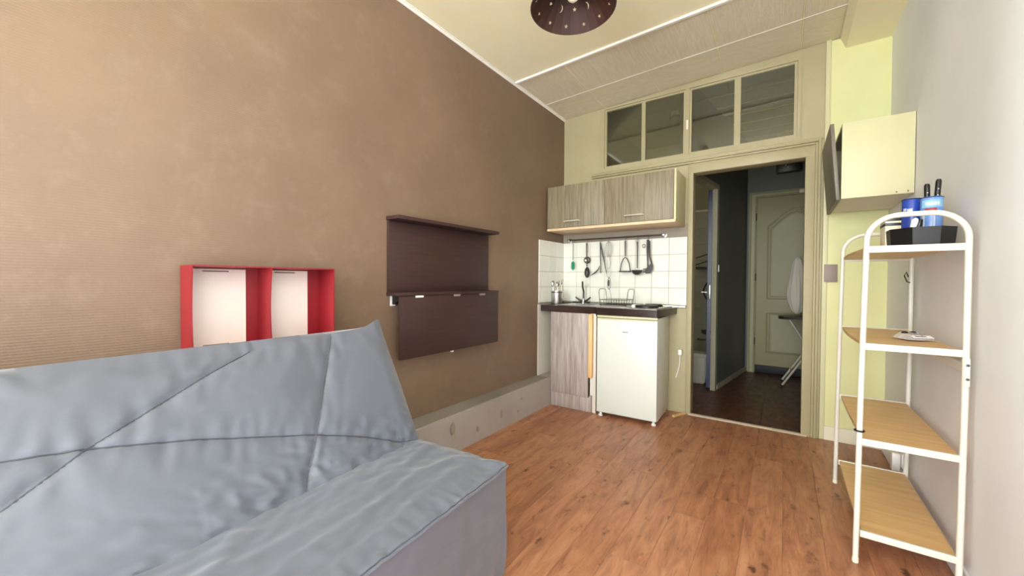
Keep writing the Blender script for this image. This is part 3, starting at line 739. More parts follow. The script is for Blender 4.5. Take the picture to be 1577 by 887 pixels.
def bowl(cx, cz, rx, rz, depth, y=YU, th=.003):
    bm = bmesh.new(); prof = []; n = 22; m_ = 7; rings = []
    for sgn, off in ((1, 0), (1, th)):
        for j in range(m_+1):
            t = j/m_
            rings.append([bm.verts.new((cx+rx*t*math.cos(2*PI*q/n), y - off + depth*(1-t*t), cz+rz*t*math.sin(2*PI*q/n))) for q in range(n)] if j else [bm.verts.new((cx, y-off+depth, cz))])
    def strip(rs):
        for a_, b_ in zip(rs, rs[1:]):
            for q in range(n):
                if len(a_) == 1: bm.faces.new((a_[0], b_[q], b_[(q+1) % n]))
                else: bm.faces.new((a_[q], b_[q], b_[(q+1) % n], a_[(q+1) % n]))
    strip(rings[:m_+1]); strip(rings[m_+1:])
    a_, b_ = rings[m_], rings[-1]
    for q in range(n): bm.faces.new((a_[q], b_[q], b_[(q+1) % n], a_[(q+1) % n]))
    return bm
part('spoon_bowl', bowl(.335, 1.215, .027, .052, .018), 'dark_utensil', u)
part('strainer_ring', T([(.329+.032*math.cos(2*PI*q/20), YU+.012, 1.335+.03*math.sin(2*PI*q/20)) for q in range(20)], .004, seg=6, closed=True), 'dark_utensil', u)
part('strainer_mesh', bowl(.329, 1.335, .03, .028, .012, YU+.014, .002), 'steel', u)
u = uthing('salad_tongs', 'dark metal tongs hanging open with a curved jaw', .468)
part('arm', T([(.466, YU, 1.50), (.470, YU, 1.36), (.474, YU, 1.205)], [.006, .006, .004], seg=8), 'dark_utensil', u)
part('arm', T([(.468, YU, 1.49), (.50, YU, 1.35), (.533, YU, 1.2)], [.006, .006, .004], seg=8), 'dark_utensil', u)
part('jaw', T([(.461, YU, 1.275), (.452, YU-.005, 1.245), (.425, YU-.01, 1.215), (.38, YU-.012, 1.187)], [.004, .007, .007, .003], seg=8), 'dark_utensil', u)
u = uthing('wire_whisk', 'fine wire whisk hanging handle down', .55)
for q in range(5):
    a = PI*q/5
    part('wire', T([(.551+.034*math.sin(t)*math.cos(a), YU+.034*math.sin(t)*math.sin(a), 1.43-.075*math.cos(t)) for t in [2*PI*k_/20*.5*2-PI for k_ in range(20)]], .0012, seg=5), 'steel', u)
part('handle', T([(.551, YU, 1.365), (.553, YU, 1.30), (.553, YU, 1.26)], [.004, .009, .006], seg=8), 'brushed_steel', u)
part('end_ring', T([(.553+.02*math.cos(2*PI*q/18), YU, 1.215+.05*math.sin(2*PI*q/18)) for q in range(18)], .0025, seg=6, closed=True), 'steel', u)
u = uthing('potato_masher', 'potato masher with a wide arched frame', .709)
part('handle', T([(.708, YU, 1.50), (.709, YU, 1.36)], [.008, .0065], seg=8), 'dark_steel', u)
part('frame', T([(.663, YU, 1.222), (.672, YU, 1.29), (.69, YU, 1.335), (.709, YU, 1.352), (.728, YU, 1.335), (.747, YU, 1.29), (.757, YU, 1.222)], .0048, seg=8), 'dark_utensil', u)
part('plate', holed([(.660, YU-.03), (.760, YU-.03), (.760, YU+.02), (.660, YU+.02)], [[(.668+.018*q, YU-.022), (.680+.018*q, YU-.022), (.680+.018*q, YU+.012), (.668+.018*q, YU+.012)] for q in range(5)], 1.215, 1.226), 'dark_utensil', u)
u = uthing('soup_ladle', 'black soup ladle with a shallow round bowl', .819)
part('handle', T([(.818, YU, 1.49), (.819, YU, 1.44), (.820, YU, 1.25)], [.008, .006, .005], seg=8), 'dark_utensil', u)
part('hanging_eye', T([(.818+.008*math.cos(2*PI*q/14), YU, 1.497+.02*math.sin(2*PI*q/14)) for q in range(14)], .003, seg=6, closed=True), 'steel', u)
bm = bmesh.new(); lathe(bm, [(0, -.04), (.022, -.036), (.04, -.02), (.048, .004), (.045, .004), (.037, -.017), (.02, -.032), (0, -.036)], (.821, YU-.012, 1.228), seg=22)
part('ladle_bowl', bm, 'dark_utensil', u)
u = uthing('slotted_spatula', 'black spatula and pasta fork hanging together at the end of the rail', .911)
part('handle', T([(.911, YU, 1.50), (.910, YU, 1.40), (.912, YU, 1.30), (.915, YU, 1.25)], [.011, .010, .006, .008], seg=8), 'dark_utensil', u)
part('handle', T([(.92, YU+.015, 1.49), (.925, YU+.015, 1.35), (.945, YU+.012, 1.28)], [.006, .006, .007], seg=8), 'dark_utensil', u)
part('blade', ext([(.895, 1.20), (.935, 1.203), (.955, 1.235), (.958, 1.275), (.938, 1.288), (.914, 1.262), (.9, 1.25), (.89, 1.225)], YU-.004, YU+.004, 'xz'), 'dark_utensil', u)
for q in range(3): part('prong', T([(.90, YU, 1.235-.014*q), (.884, YU-.006, 1.243-.013*q), (.873, YU-.01, 1.238-.016*q)], .0042, seg=6), 'dark_utensil', u)
part('loop', T([(.876+.013*math.cos(2*PI*q/16), YU, 1.447+.015*math.sin(2*PI*q/16)) for q in range(16)], .0035, seg=6, closed=True), 'steel', u)

# cutlery jar
cj = thing('cutlery_jar', 'steel cutlery jar on the worktop in the tiled corner', 'jar', (.117, -.27, .908))
part('wall', Lt([(.048, 0), (.052, .01), (.052, .128), (.050, .128), (.048, .012), (0, .01), (0, 0), (.048, 0)], (.117, -.27, .9085), seg=24), 'brushed_steel', cj)
part('band', Lt([(.0525, .0), (.0535, .002), (.0535, .008), (.0525, .01)], (.117, -.27, 1.018), seg=24), 'dark_steel', cj)
random.seed(11)
CL = [('fork', 'steel fork leaning left in the cutlery jar'), ('spoon', 'steel spoon standing upright in the cutlery jar'), ('fork', 'steel fork leaning right in the cutlery jar'), ('spoon', 'steel spoon leaning back in the cutlery jar'), ('fork', 'steel fork standing at the back of the cutlery jar')]
for q, (kd, lb) in enumerate(CL):
    a = [3.1, -1.9, .1, 1.9, -.75][q]; dx, dy = math.cos(a), math.sin(a)
    p0 = Vector((.117+.026*dx, -.27+.026*dy, .925)); p1 = Vector((.117+.05*dx, -.27+.043*dy, 1.075+.012*(q % 3)))
    t = thing(kd, lb, 'cutlery', p0, group='cutlery in the jar')
    part('handle', T([p0, p1], [.003, .0026], seg=6), 'steel', t)
    ax = (p1-p0).normalized()
    if kd == 'spoon':
        part('bowl', bowl(p1.x+ax.x*.022, p1.z+ax.z*.022, .015, .026, .007, p1.y+ax.y*.022), 'steel', t)
    else:
        part('head', T([p1-ax*.002, p1+ax*.012], [.003, .009], seg=6), 'steel', t)
        for s_ in (-1, 0, 1): part('tine', T([p1+ax*.01+Vector((.006*s_, 0, 0)), p1+ax*.05+Vector((.009*s_, 0, 0))], .0017, seg=5), 'steel', t)

# dish rack with bottle brush
dk = thing('dish_rack', 'wire dish rack with two tall end loops on the drainer', 'dish rack', (.68, -.2, .914))
RX0, RX1, RY0, RY1 = .565, .80, -.31, -.10
for z in (.925, .968): part('rim_wire', T([(RX0, RY0, z), (RX1, RY0, z), (RX1, RY1, z), (RX0, RY1, z)], .0028, seg=6, closed=True), 'dark_steel', dk)
for x in (RX0, RX1):
    sx = -.014 if x == RX0 else .014
    part('end_loop', T([(x, RY0+.02, .916), (x+sx, RY0+.02, 1.04), (x+sx, RY0+.045, 1.062), (x+sx, RY1-.045, 1.062), (x+sx, RY1-.02, 1.04), (x, RY1-.02, .916)], .0028, seg=6), 'dark_steel', dk)
for q in range(10):
    x = RX0+(RX1-RX0)*(q+.5)/10
    part('cross_wire', T([(x, RY0, .968), (x, RY0+.012, .925), (x, RY1-.012, .925), (x, RY1, .968)], .0018, seg=5), 'dark_steel', dk)
for q in range(4):
    y = RY0+(RY1-RY0)*(q+.5)/4
    part('long_wire', T([(RX0, y, .925), (RX1, y, .925)], .0018, seg=5), 'dark_steel', dk)
for x in (RX0+.01, RX1-.01):
    for y in (RY0+.02, RY1-.02): part('foot', T([(x, y, .925), (x, y, .9145)], .003, seg=6), 'dark_steel', dk)
bb = thing('bottle_brush', 'wire bottle brush standing in the dish rack', 'brush', (.628, -.22, .93))
part('handle', T([(.640, -.2, .93), (.632, -.205, 1.0), (.622, -.21, 1.06)], .003, seg=6), 'steel', bb)
part('loop', T([(.615+.014*math.cos(2*PI*q/18), -.21, 1.11+.052*math.sin(2*PI*q/18)) for q in range(18)], .0026, seg=6, closed=True), 'dark_steel', bb)
part('bristles', Lt([(0, 0), (.007, .004), (.009, .03), (.007, .055), (0, .06)], (.612, -.21, 1.085), seg=10), 'dark_utensil', bb)

# ---------------------------------------------------------------- things on the left wall
def on_left(name, label, cat, y, z): return thing(name, label, cat, (K(y), y, z), -WL)
ft = on_left('folding_wall_table', 'dark brown wall shelf with a fold-down table flap hanging', 'wall table', -1.68, .66)
def lb(d0, d1, s0, s1, z0, z1, **k): return B(d0, d1, s0, s1, z0-.66, z1-.66, **k)
part('back_panel', lb(.001, .018, -.455, .455, 1.05, 1.478, bev=.001), 'wenge', ft, local=True)
part('top_shelf', lb(.001, .112, -.46, .47, 1.479, 1.500, bev=.0015), 'wenge', ft, local=True)
part('lower_shelf', lb(.001, .112, -.46, .465, 1.036, 1.055, bev=.0015), 'wenge', ft, local=True)
bm = lb(.090, .108, -.44, .465, .665, 1.033, bev=.0015)
fl = part('flap', bm, 'wenge', ft, local=True)
for s_ in (-.3, .02, .28): part('hinge', lb(.108, .111, s_-.03, s_+.03, 1.024, 1.036), 'plug_white' if s_ < 0 else 'slot_grey', fl, local=True)
part('bracket', ext([(.002, 1.034-.66), (.085, 1.034-.66), (.085, 1.02-.66), (.03, .985-.66), (.002, .985-.66)], -.425, -.405, 'xz'), 'black_plastic', ft, local=True)
part('bracket_edge', lb(.001, .012, -.432, -.402, .975, 1.034), 'plug_white', ft, local=True)
part('flap_peg', lb(.085, .1, -.02, .0, .652, .665, bev=.002), 'plug_white', fl, local=True)

rb = on_left('red_wall_box', 'red two-compartment wall box with white card backs above the sofa', 'wall box', -2.815, .84)
def bowed(s0, thick, sag):
    """upright side board whose front edge bows in slightly"""
    n = 14; front = [(.150-sag*math.sin(PI*q/n), .334*q/n) for q in range(n+1)]
    return ext([(.012, 0)] + front + [(.012, .334)], s0, s0+thick, 'xz')
part('back_board', B(.008, .013, -.264, .275, .0, .334), 'red_board', rb, local=True)
part('side_board', bowed(-.268, .005, .012), 'red_board', rb, local=True)
part('divider', bowed(.0, .005, .016), 'red_board', rb, local=True)
part('side_board', bowed(.274, .005, .002), 'red_board', rb, local=True)
part('top_board', B(.012, .150, -.268, .279, .334, .339), 'red_board', rb, local=True)
part('bottom_board', B(.012, .150, -.268, .279, -.005, .0), 'red_board', rb, local=True)
for a, b_ in ((-.262, -.048), (.008, .215)):
    w_ = part('back_card', B(.0135, .017, a, b_, .006, .328), 'white_card', rb, local=True, label='white card back')
    c_ = (a+b_)/2
    for z in (.014, .316): part('slot', B(.0165, .0175, c_-.045, c_+.045, z, z+.006), 'slot_grey', w_, local=True)

# ---------------------------------------------------------------- pendant lamp
lp = thing('pendant_lamp', 'brown cone pendant lamp with star and moon cut-outs', 'lamp', (1.06, -1.88, 2.43))
LX, LY, LZ = 1.06, -1.88, 2.43
NS, RINGS = 24, [(.2, 0), (.155, .055), (.11, .11), (.065, .165), (.03, .208)]
def star(n=5, r=.0105):
    return [((r if q % 2 == 0 else r*.45)*math.cos(PI*q/n+PI/2), (r if q % 2 == 0 else r*.45)*math.sin(PI*q/n+PI/2)) for q in range(2*n)]
def moon(r=.018):
    e = math.radians(80); cx = -.62*r; R_ = math.hypot(r*math.cos(e)-cx, r*math.sin(e)); f = math.atan2(r*math.sin(e), r*math.cos(e)-cx)
    o_ = [(r*math.cos(a), r*math.sin(a)) for a in [-e+2*e*q/8 for q in range(9)]]
    i_ = [(cx+R_*math.cos(a), R_*math.sin(a)) for a in [f-2*f*q/7 for q in range(1, 7)]]
    return [(.010-x, y) for x, y in o_+i_]
bm = bmesh.new()
for k_ in range(NS):
    a0, a1 = 2*PI*k_/NS, 2*PI*(k_+1)/NS
    for j in range(4):
        (r0, h0), (r1, h1) = RINGS[j], RINGS[j+1]
        quad = [Vector((LX+r*math.cos(a), LY+r*math.sin(a), LZ+h)) for r, h, a in ((r0, h0, a0), (r0, h0, a1), (r1, h1, a1), (r1, h1, a0))]
        hole = None
        if j == 0 and k_ % 2 == 0: hole = star()
        if j == 1 and k_ % 4 == 1: hole = moon()
        if j == 1 and k_ % 4 == 3: hole = star()
        if j == 2 and k_ % 6 == 0: hole = star(5, .008)
        vs = [bm.verts.new(p) for p in quad]
        if not hole: bm.faces.new(vs); continue
        c_ = sum(quad, Vector())/4; ex = (quad[1]-quad[0]).normalized(); ey = ((quad[2]+quad[3])-(quad[0]+quad[1])).normalized()
        hv = [bm.verts.new(c_+ex*x+ey*y) for x, y in hole]
        es = [bm.edges.new((vs[q], vs[(q+1) % 4])) for q in range(4)] + [bm.edges.new((hv[q], hv[(q+1) % len(hv)])) for q in range(len(hv))]
        bmesh.ops.triangle_fill(bm, edges=es, use_beauty=True)
bmesh.ops.remove_doubles(bm, verts=bm.verts, dist=1e-5)
shade = part('shade', bm, 'shade_brown', lp, smooth=False)
sm = shade.modifiers.new('thickness', 'SOLIDIFY'); sm.thickness = .0025
part('rim', T([(LX+.2*math.cos(2*PI*q/48), LY+.2*math.sin(2*PI*q/48), LZ) for q in range(48)], .0025, seg=6, closed=True), 'shade_brown', lp)
part('socket', Lt([(0, .235), (.022, .235), (.027, .205), (.022, .165), (.02, .14), (0, .14)], (LX, LY, LZ), seg=18), 'plug_white', lp)
part('bulb', Lt([(0, .03), (.014, .033), (.025, .043), (.03, .06), (.028, .08), (.02, .11), (.016, .142), (0, .142)], (LX, LY, LZ), seg=20), 'bulb_glass', lp)
zc = ceil_z(LX, LY)
part('cord', T([(LX, LY, LZ+.23), (LX, LY, zc-.03)], .004, seg=8), 'plug_white', lp)
part('ceiling_rose', Lt([(0, -.045), (.01, -.045), (.03, -.03), (.045, -.006), (.045, .004), (0, .004)], (LX, LY, zc), seg=24), 'plug_white', lp)

# ---------------------------------------------------------------- right wall cupboard
rc = thing('corner_cupboard', 'cream wall cupboard on the right wall with a dark grey oak flap', 'cupboard', (2.32, -.36, 1.612))
CX0, CY0, CY1, CZ0, CZ1 = 2.168, -.645, -.09, 1.612, 2.045
part('side_panel', B(CX0, W-.003, CY0, CY0+.016, CZ0, CZ1, bev=.0012), 'cabinet_side', rc)
part('side_panel', B(CX0, W-.003, CY1-.016, CY1, CZ0, CZ1, bev=.0012), 'cabinet_side', rc)
part('top_panel', B(CX0, W-.003, CY0+.016, CY1-.016, CZ1-.016, CZ1), 'cabinet_side', rc)
part('bottom_panel', B(CX0, W-.003, CY0+.016, CY1-.016, CZ0, CZ0+.016), 'white_panel', rc)
part('rear_panel', B(W-.008, W-.003, CY0+.016, CY1-.016, CZ0+.016, CZ1-.016), 'white_panel', rc)
bm = B(-.018, 0, CY0-.012, CY1+.03, 0, CZ1-CZ0+.01, bev=.0015)
for v_ in bm.verts: v_.co.x += -.085*v_.co.z*.9 + 0; v_.co.x += CX0-.004; v_.co.z += CZ0-.006
part('door', bm, 'dark_grey_oak', rc)
for x in (2.40, 2.445): part('screw_hole', Lt([(0, -.001), (.004, -.001), (.004, .0005), (0, .001)], (x, CY0, CZ0+.012), axis='y', seg=10), 'dust', rc)
solo('blank_switch_plate', B(2.140, 2.214, -.012, -.006, 1.133, 1.258, bev=.002), 'switch_mauve', 'mauve-grey blank plate on the panel right of the doorway', 'plate').location.y += -.0105+.0

# ---------------------------------------------------------------- shelving unit
su = thing('shelving_unit', 'white tubular shelving unit with four oak boards by the right wall', 'shelving', (2.305, -1.13, 0))
PXL, PXR, FY, RY_ = 2.164, 2.444, -1.512, -.754
def frame(y):
    r = .095; top = 1.388
    pts = [(PXL-.006, y, .012), (PXL, y, .7)] + [(PXL+.008, y, top-r)]
    pts += [(PXL+.008+r-r*math.cos(a), y, top-r+r*math.sin(a)) for a in [PI/2*q/8 for q in range(1, 9)]]
    pts += [(PXR-r+r*math.sin(a), y, top-r+r*math.cos(a)) for a in [PI/2*q/8 for q in range(0, 9)]]
    pts += [(PXR, y, .7), (PXR-.004, y, .012)]
    return pts
for y in (FY, RY_): part('end_frame', T(frame(y), .0098, seg=14), 'white_frame', su)
for y in (FY, RY_):
    for x in (PXL-.006, PXR-.004): part('foot_cap', Lt([(0, 0), (.0105, 0), (.0115, .004), (.0108, .02), (0, .02)], (x, y, .0005), seg=12), 'white_board', su)
for z in (.132, .502, .884, 1.268):
    n = 10
    lft = [(2.175-(.012 if z > .8 else .004)*math.sin(PI*q/n), FY+.006+(RY_-FY-.012)*q/n) for q in range(n+1)]
    part('shelf_board', Pz([(2.436, RY_-.006), (2.436, FY+.006)] + lft, z-.014, z), 'light_oak', su)
    part('front_rail', B(PXL+.006, PXR-.006, FY-.006, FY+.0055, z-.022, z+.004, bev=.002), 'white_frame', su)
    part('rear_rail', B(PXL+.006, PXR-.006, RY_-.0055, RY_+.006, z-.024, z+.004, bev=.002), 'white_frame', su)
part('side_rail', B(2.448, 2.4535, FY+.01, RY_, .80, .835, bev=.002), 'white_frame', su)
part('corner_plate', B(2.438, 2.452, FY-.013, FY-.0105, .76, .86, bev=.001), 'white_frame', su)
for z in (.785, .835): part('bolt', Lt([(0, -.004), (.004, -.003), (.005, 0), (0, 0)], (2.446, FY-.013, z), axis='y', seg=10), 'dark_steel', su)
solo('cable_tie', T([(PXL-.002+.0138*math.cos(2*PI*q/20), FY+.0138*math.sin(2*PI*q/20), .535) for q in range(20)], .0038, seg=8, closed=True), 'rubber_black', 'black rubber ring around the front post of the shelving unit', 'ring')
solo('wire_hook', T([(2.43, RY_-.016, 1.16), (2.422, RY_-.018, 1.185), (2.415, RY_-.018, 1.165), (2.425, RY_-.02, 1.135), (2.437, RY_-.016, 1.13)], .003, seg=6), 'dark_steel', 'bent wire hook on the rear post of the shelving unit', 'hook')
so = thing('power_socket', 'white wall socket with plug low on the right wall behind the shelving', 'socket', (W, -.5, .1))
part('plate', B(W-.012, W, -.56, -.48, .09, .17, bev=.003), 'plug_white', so)
part('plug', B(W-.05, W-.012, -.545, -.495, .06, .165, bev=.008), 'plug_white', so)

# things on the shelving unit
Z4 = 1.2685
def octo(cx, cy, r, a0=PI/8): return [(cx+r*math.cos(a0+PI/4*q), cy+r*math.sin(a0+PI/4*q)) for q in range(8)]
TXc, TYc = 2.352, -1.35
tr = thing('octagonal_tray', 'black octagonal bowl on the top shelf', 'bowl', (TXc, TYc, Z4))
bm = bmesh.new()
def ring(r, z): return [bm.verts.new((x, y, z)) for x, y in octo(TXc, TYc, r)]
rs = [ring(.096, Z4+.0005), ring(.102, Z4+.077), ring(.098, Z4+.077), ring(.092, Z4+.006)]
for a_, b_ in zip(rs, rs[1:]):
    for q in range(8): bm.faces.new((a_[q], a_[(q+1) % 8], b_[(q+1) % 8], b_[q]))
bm.faces.new(rs[0][::-1]); bm.faces.new(rs[-1])
part('bowl', bm, 'black_plastic', tr, smooth=False)
def can(name, label, cx, cy, r, z0, z1, mat, bands):
    t = thing(name, label, 'tin', (cx, cy, z0))
    part('body', Lt([(0, 0), (r-.002, 0), (r, .003), (r, z1-z0-.004), (r-.002, z1-z0), (r-.004, z1-z0), (r-.004, .006), (0, .006)], (cx, cy, z0), seg=28), mat, t)
    part('rim', T([(cx+r*math.cos(2*PI*q/28), cy+r*math.sin(2*PI*q/28), z1-.003) for q in range(28)], .0018, seg=6, closed=True), 'blue_paint', t)
    for nm, a0, a1, za, zb, m_ in bands:
        bm = bmesh.new(); n = 8; lo = []; hi = []
        for q in range(n+1):
            a = math.radians(a0+(a1-a0)*q/n)
            for lst, z in ((lo, za), (hi, zb)): lst.append(bm.verts.new((cx+(r+.0007)*math.cos(a), cy+(r+.0007)*math.sin(a), z)))
        for q in range(n): bm.faces.new((lo[q], lo[q+1], hi[q+1], hi[q]))
        bmesh.ops.solidify(bm, geom=bm.faces[:], thickness=.0004)
        part(nm, bm, m_, t)
    return t
ZC = Z4+.0067
can('tin', 'light blue tin with white and red label standing in the black bowl', 2.381, -1.362, .032, ZC, 1.468, 'can_light_blue',
    [('label_patch', 205, 330, 1.425, 1.455, 'label_sky'), ('label_patch', 225, 300, 1.432, 1.447, 'label_white'), ('label_stripe', 225, 285, 1.405, 1.422, 'label_red'), ('label_stripe', 268, 276, ZC+.01, 1.405, 'label_white'), ('label_stripe', 208, 224, ZC+.01, 1.41, 'label_white'), ('label_stripe', 290, 330, 1.40, 1.41, 'label_white')])
can('tin', 'dark blue tin with white print behind the light blue one', 2.338, -1.300, .031, ZC, 1.476, 'can_blue',
    [('label_stripe', 205, 228, 1.425, 1.437, 'label_white'), ('label_stripe', 232, 262, 1.418, 1.434, 'label_white'), ('label_stripe', 205, 250, 1.408, 1.415, 'label_sky')])
for q, (x0, y0, x1, y1, z1, lbl) in enumerate(((2.372, -1.360, 2.366, -1.365, 1.522, 'shorter black knife handle sticking out of the light blue tin'), (2.388, -1.355, 2.399, -1.362, 1.537, 'taller black knife handle sticking out of the light blue tin'))):
    t = thing('kitchen_knife', lbl, 'knife', (x0, y0, ZC+.008), group='knives in the tin')
    a, b_ = Vector((x0, y0, ZC+.008)), Vector((x1, y1, z1)); mid = a.lerp(b_, .62)
    bm = bmesh.new(); tube(bm, [a, a.lerp(b_, .3), mid], [.002, .0075, .008], seg=4); part('blade', bm, 'brushed_steel', t)
    part('handle', T([mid, mid.lerp(b_, .1), mid.lerp(b_, .92), b_], [.007, .0088, .0088, .006], seg=10), 'black_plastic', t)
    for f in (.35, .6): 
        c_ = mid.lerp(b_, f); part('rivet', Lt([(0, -.0012), (.002, -.001), (.0022, 0), (0, 0)], (c_.x, c_.y-.0085, c_.z), axis='y', seg=8), 'steel', t)
sc_ = thing('kitchen_clip', 'white rounded plastic scoop sticking out of the black bowl', 'scoop', (2.318, -1.40, Z4+.01))
part('handle', T([(2.330, -1.38, Z4+.012), (2.322, -1.405, 1.345), (2.326, -1.41, 1.375), (2.331, -1.41, 1.382)], [.006, .010, .011, .006], seg=10), 'label_white', sc_)
part('grip', T([(2.338, -1.39, Z4+.02), (2.337, -1.405, 1.35), (2.343, -1.408, 1.378)], [.006, .011, .006], seg=10), 'black_plastic', sc_)
kb = thing('banded_box', 'small white box with two black bands behind the black bowl', 'box', (2.34, -1.05, Z4))
part('box', B(2.288, 2.385, -1.10, -.99, Z4+.0005, 1.428, bev=.003), 'white_board', kb)
for z in (1.392, 1.414): part('band', B(2.2865, 2.3865, -1.1015, -.9885, z, z+.013, bev=.001), 'black_plastic', kb)

# clear packet on the third board
Z3 = .8845
pk = thing('clear_packet', 'crumpled clear plastic packet with a white label on the upper board', 'packet', (2.362, -1.25, Z3), math.radians(24))
bm = bmesh.new(); n = 14; gu = []; gl = []
for q in range(n+1):
    for e in range(n+1):
        x, y = -.052+.104*q/n, -.05+.10*e/n; f = (1-(2*q/n-1)**4)*(1-(2*e/n-1)**4)
        w_ = (.008+.030*e/n)*f + .006*noise.noise(Vector((x*60, y*60, 1)))*(1 if f > .1 else .3)
        gu.append(bm.verts.new((x, y, .006+w_))); gl.append(bm.verts.new((x, y, .001+.004*(1-f))))
for q in range(n):
    for e in range(n):
        i0 = q*(n+1)+e
        for G in (gu, gl): bm.faces.new((G[i0], G[i0+1], G[i0+n+2], G[i0+n+1]))
part('film', bm, 'packet_film', pk, local=True)
def sloped(x0, x1, y0, y1, d):
    bm = B(x0, x1, y0, y1, 0, .0008)
    for v_ in bm.verts: v_.co.z += .0245 + .33*v_.co.y + d
    return bm
part('label_card', sloped(-.03, .042, -.043, -.020, .004), 'label_white', pk, local=True)
part('label_print', sloped(-.018, .022, -.035, -.028, .0052), 'dust', pk, local=True)
for x, y in ((-.025, .012), (.012, .022)): part('fitting', Lt([(0, 0), (.011, 0), (.011, .008), (.006, .012), (0, .012)], (x, y, .024), seg=12), 'black_iron', pk, local=True)
part('insert', B(-.042, .044, -.034, .036, .004, .0055), 'steel', pk, local=True)

# ---------------------------------------------------------------- sofa bed
SA = math.radians(3.2)
so_ = thing('sofa_bed', 'grey quilted sofa bed with a reclined back along the brown wall', 'sofa', (.059, -2.437, 0), SA)
SL = 1.95                                     # local axes: x = out from the wall, -y = along the wall towards the viewer
H0, H1 = Vector((.53, .40)), Vector((.27, .89)); HL = (H1-H0).length
SEAMS = [[(.24, 1.06), (.268, .962), (.362, .617), (.439, .332), (.508, .081), (.53, 0)],
         [(1.95, .80), (1.5, .72), (1.116, .637), (.989, .604), (.773, .511), (.445, .336), (.253, .203), (.1, .075), (.0, .03)],
         [(1.75, -.05), (1.121, .452), (.989, .604), (.873, .707), (.667, .894), (.55, 1.02)],
         [(1.95, .45), (1.7, .76), (1.45, 1.0)]]
def seg_d(p, a, b_):
    ax, ay = a; bx, by = b_; dx, dy = bx-ax, by-ay; t = ((p[0]-ax)*dx+(p[1]-ay)*dy)/(dx*dx+dy*dy); t = max(0, min(1, t))
    return math.hypot(p[0]-ax-dx*t, p[1]-ay-dy*t)
SM = [[(u_, t_*HL) for u_, t_ in s_] for s_ in SEAMS]
def sd(u_, h_): return min(seg_d((u_, h_), a, b_) for s_ in SM for a, b_ in zip(s_, s_[1:]))
nrm2 = Vector((H1.y-H0.y, -(H1.x-H0.x))).normalized()          # outward normal of the back in (x, z)
def back_pt(u_, t_):
    h_ = t_*HL; d = sd(u_, h_)
    e0 = max(0, min(1, u_/.09)); e0 = e0*(2-e0); tt = max(0, min(1, (1.03-t_)/.16)); tt = tt*(2-tt)
    puff = (.013*(1-math.exp(-(d/.12)**2))+.010*(1-math.exp(-d/.010)))*(.35+.65*e0)*(.4+.6*tt) + .018*math.sin(PI*max(0, min(1, t_)))*e0
    wr = .005*math.exp(-(d/.07)**2)*noise.noise(Vector((u_*30+h_*10, h_*12-u_*5, .3)))
    low = max(0, 1-t_/.4); wr += .020*low*(.5-abs(noise.noise(Vector((u_*7+h_*14, h_*26-u_*14, 2.1)))))*min(1, u_/.05+.25)*(1.0 if u_ < .8 else .6)
    wr += .006*max(0, (t_-.8)/.2)*noise.noise(Vector((u_*22, h_*16, 5)))
    wr += .003*noise.noise(Vector((u_*4, h_*5, 9)))
    c_ = H0+(H1-H0)*t_ + nrm2*(puff+wr)
    ear = math.exp(-(u_/.06)**2)*max(0, (t_-.86)/.14)
    sag = .012*math.sin(u_*5+1)*max(0, t_-.9)/.1
    return c_.x - .01*ear, c_.y + .022*ear + sag - .012*max(0, (t_-.85)/.15)*(1-math.exp(-(u_/.1)**2))
NU, NT = 240, 84
bm = bmesh.new(); rows = []
rear = [(.245, .905), (.205, .895), (.175, .85), (.19, .76), (.25, .60), (.33, .44), (.40, .31), (.47, .27), (.52, .29)]
for q in range(NU+1):
    u_ = SL*(q/NU)**1.25; row = []
    ef = min(1, u_/.05, (SL-u_)/.05+.0001); ef = math.sqrt(max(0, ef))
    for j in range(NT+1):
        t_ = -.16 + 1.18*j/NT; x, z = back_pt(u_, t_)
        row.append(bm.verts.new((x, -u_, z)))
    x1, z1 = back_pt(u_, 1.02)
    for (x, z) in rear:
        fx = x1 if z > .8 else H0.x+(H1.x-H0.x)*((z-H0.y)/(H1.y-H0.y))
        row.append(bm.verts.new((fx+(x-fx)*(.25+.75*ef), -u_, z1+(z-z1)*(.6+.4*ef) if z > .88 else z)))
    rows.append(row)
m_ = len(rows[0])
for a_, b_ in zip(rows, rows[1:]):
    for j in range(m_): bm.faces.new((a_[j], a_[(j+1) % m_], b_[(j+1) % m_], b_[j]))
bm.faces.new(rows[0][::-1]); bm.faces.new(rows[-1])
bk = part('backrest', bm, 'grey_cover', so_, local=True)
def resamp(s_, n=40):
    out = []
    for a, b_ in zip(s_, s_[1:]):
        for q in range(12): out.append((a[0]+(b_[0]-a[0])*q/12, a[1]+(b_[1]-a[1])*q/12))
    out.append(s_[-1]); return [p for p in out if .004 <= p[0] <= SL-.004 and -.1 < p[1] < 1.0]
for s_ in SEAMS:
    pts = []
    for u_, t_ in resamp(s_):
        x, z = back_pt(u_, t_); pts.append((x+.0022*nrm2.x, -u_, z+.0022*nrm2.y))
    if len(pts) > 2: part('seam', T(pts, .0026, seg=5), 'grey_seam', bk, local=True)
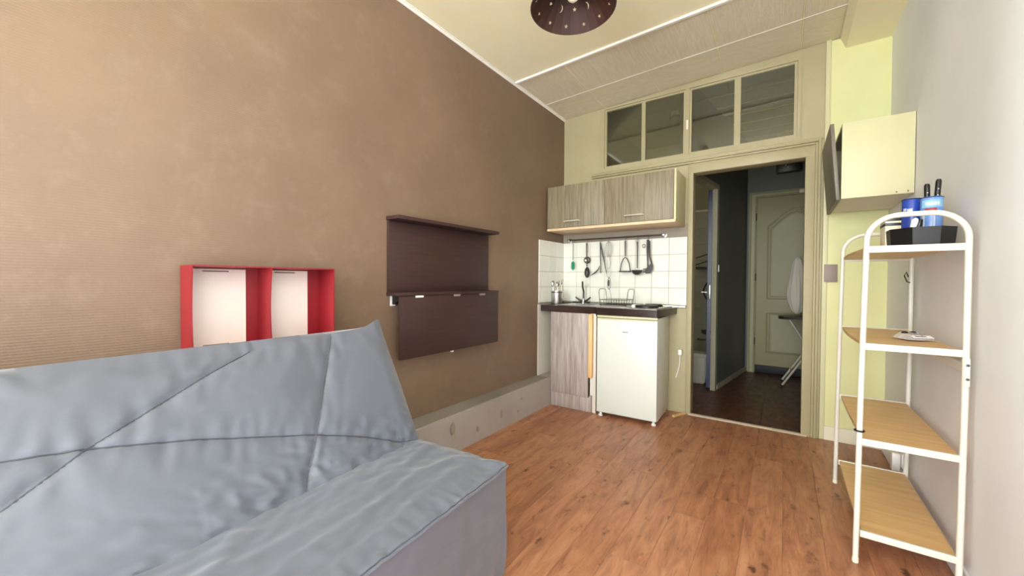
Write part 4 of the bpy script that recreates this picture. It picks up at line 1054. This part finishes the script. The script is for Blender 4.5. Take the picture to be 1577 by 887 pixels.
# seat
SF = .992; SZ = .422
RID = [([(.02, .95), (.08, .80), (.25, .76), (.45, .80), (.75, .83)], .010, .022), ([(.03, .93), (.16, .86), (.42, .90), (.70, .93)], .007, .02), ([(.05, .62), (.3, .70), (.6, .74), (1.0, .72)], .008, .03), ([(.75, .60), (1.0, .85), (1.05, .97)], .010, .03)]
def seat_z(u_, v_):
    z = SZ + .012*math.sin(PI*min(1, max(0, (v_-.5)/.5)))
    for pts, amp, wd in RID:
        d = min(seg_d((u_, v_), a, b_) for a, b_ in zip(pts, pts[1:])); z += .6*amp*math.exp(-(d/wd)**2)
    z += .010*noise.noise(Vector((u_*4, v_*5, 3))) + .003*noise.noise(Vector((u_*16+v_*9, v_*20-u_*6, 7)))+.003*(.4-abs(noise.noise(Vector((u_*12-v_*14, v_*16+u_*9, 2)))))
    fe = max(0, (v_-.86)/.13); z += .005*fe*noise.noise(Vector((u_*38, v_*9, 1)))
    z += .012*math.exp(-((u_)/.05)**2)*max(0, (v_-.9)/.1) - .008*(1-min(1, u_/.04))*(1-max(0, (v_-.9)/.1))
    return z
def front_x(u_, z):
    t = 1-z/SZ
    return SF - .002 + .010*noise.noise(Vector((u_*3, z*4, 11))) + .010*t*noise.noise(Vector((u_*16, z*3+u_*4, 5))) - .012*math.exp(-((z-SZ+.03)/.03)**2)*0 - .006*t
NV, NF = 60, 34
bm = bmesh.new(); rows = []
for q in range(221):
    u_ = SL*(q/220)**1.2; row = []
    for j in range(NV+1):
        v_ = .44+(SF-.012-.44)*j/NV; row.append(bm.verts.new((v_, -u_, seat_z(u_, v_))))
    zt = seat_z(u_, SF-.012)
    row.append(bm.verts.new((SF-.004, -u_, zt-.004)))
    for j in range(1, NF+1):
        z = (zt-.012)*(1-j/NF)+.004; row.append(bm.verts.new((front_x(u_, z), -u_, z)))
    row.append(bm.verts.new((.44, -u_, .004))); rows.append(row)
m_ = len(rows[0])
for a_, b_ in zip(rows, rows[1:]):
    for j in range(m_): bm.faces.new((a_[j], a_[(j+1) % m_], b_[(j+1) % m_], b_[j]))
bm.faces.new(rows[0][::-1]); bm.faces.new(rows[-1])
st = part('seat', bm, 'grey_cover', so_, local=True)
pts = []
for q in range(90):
    u_ = SL*q/89; pts.append((SF+.001, -u_, seat_z(u_, SF-.012)-.010))
part('piping', T(pts, .004, seg=6), 'grey_cover', st, local=True)
part('base_frame', B(.16, .44, -SL+.03, -.03, .002, .26, bev=.01), 'black_iron', so_, local=True)
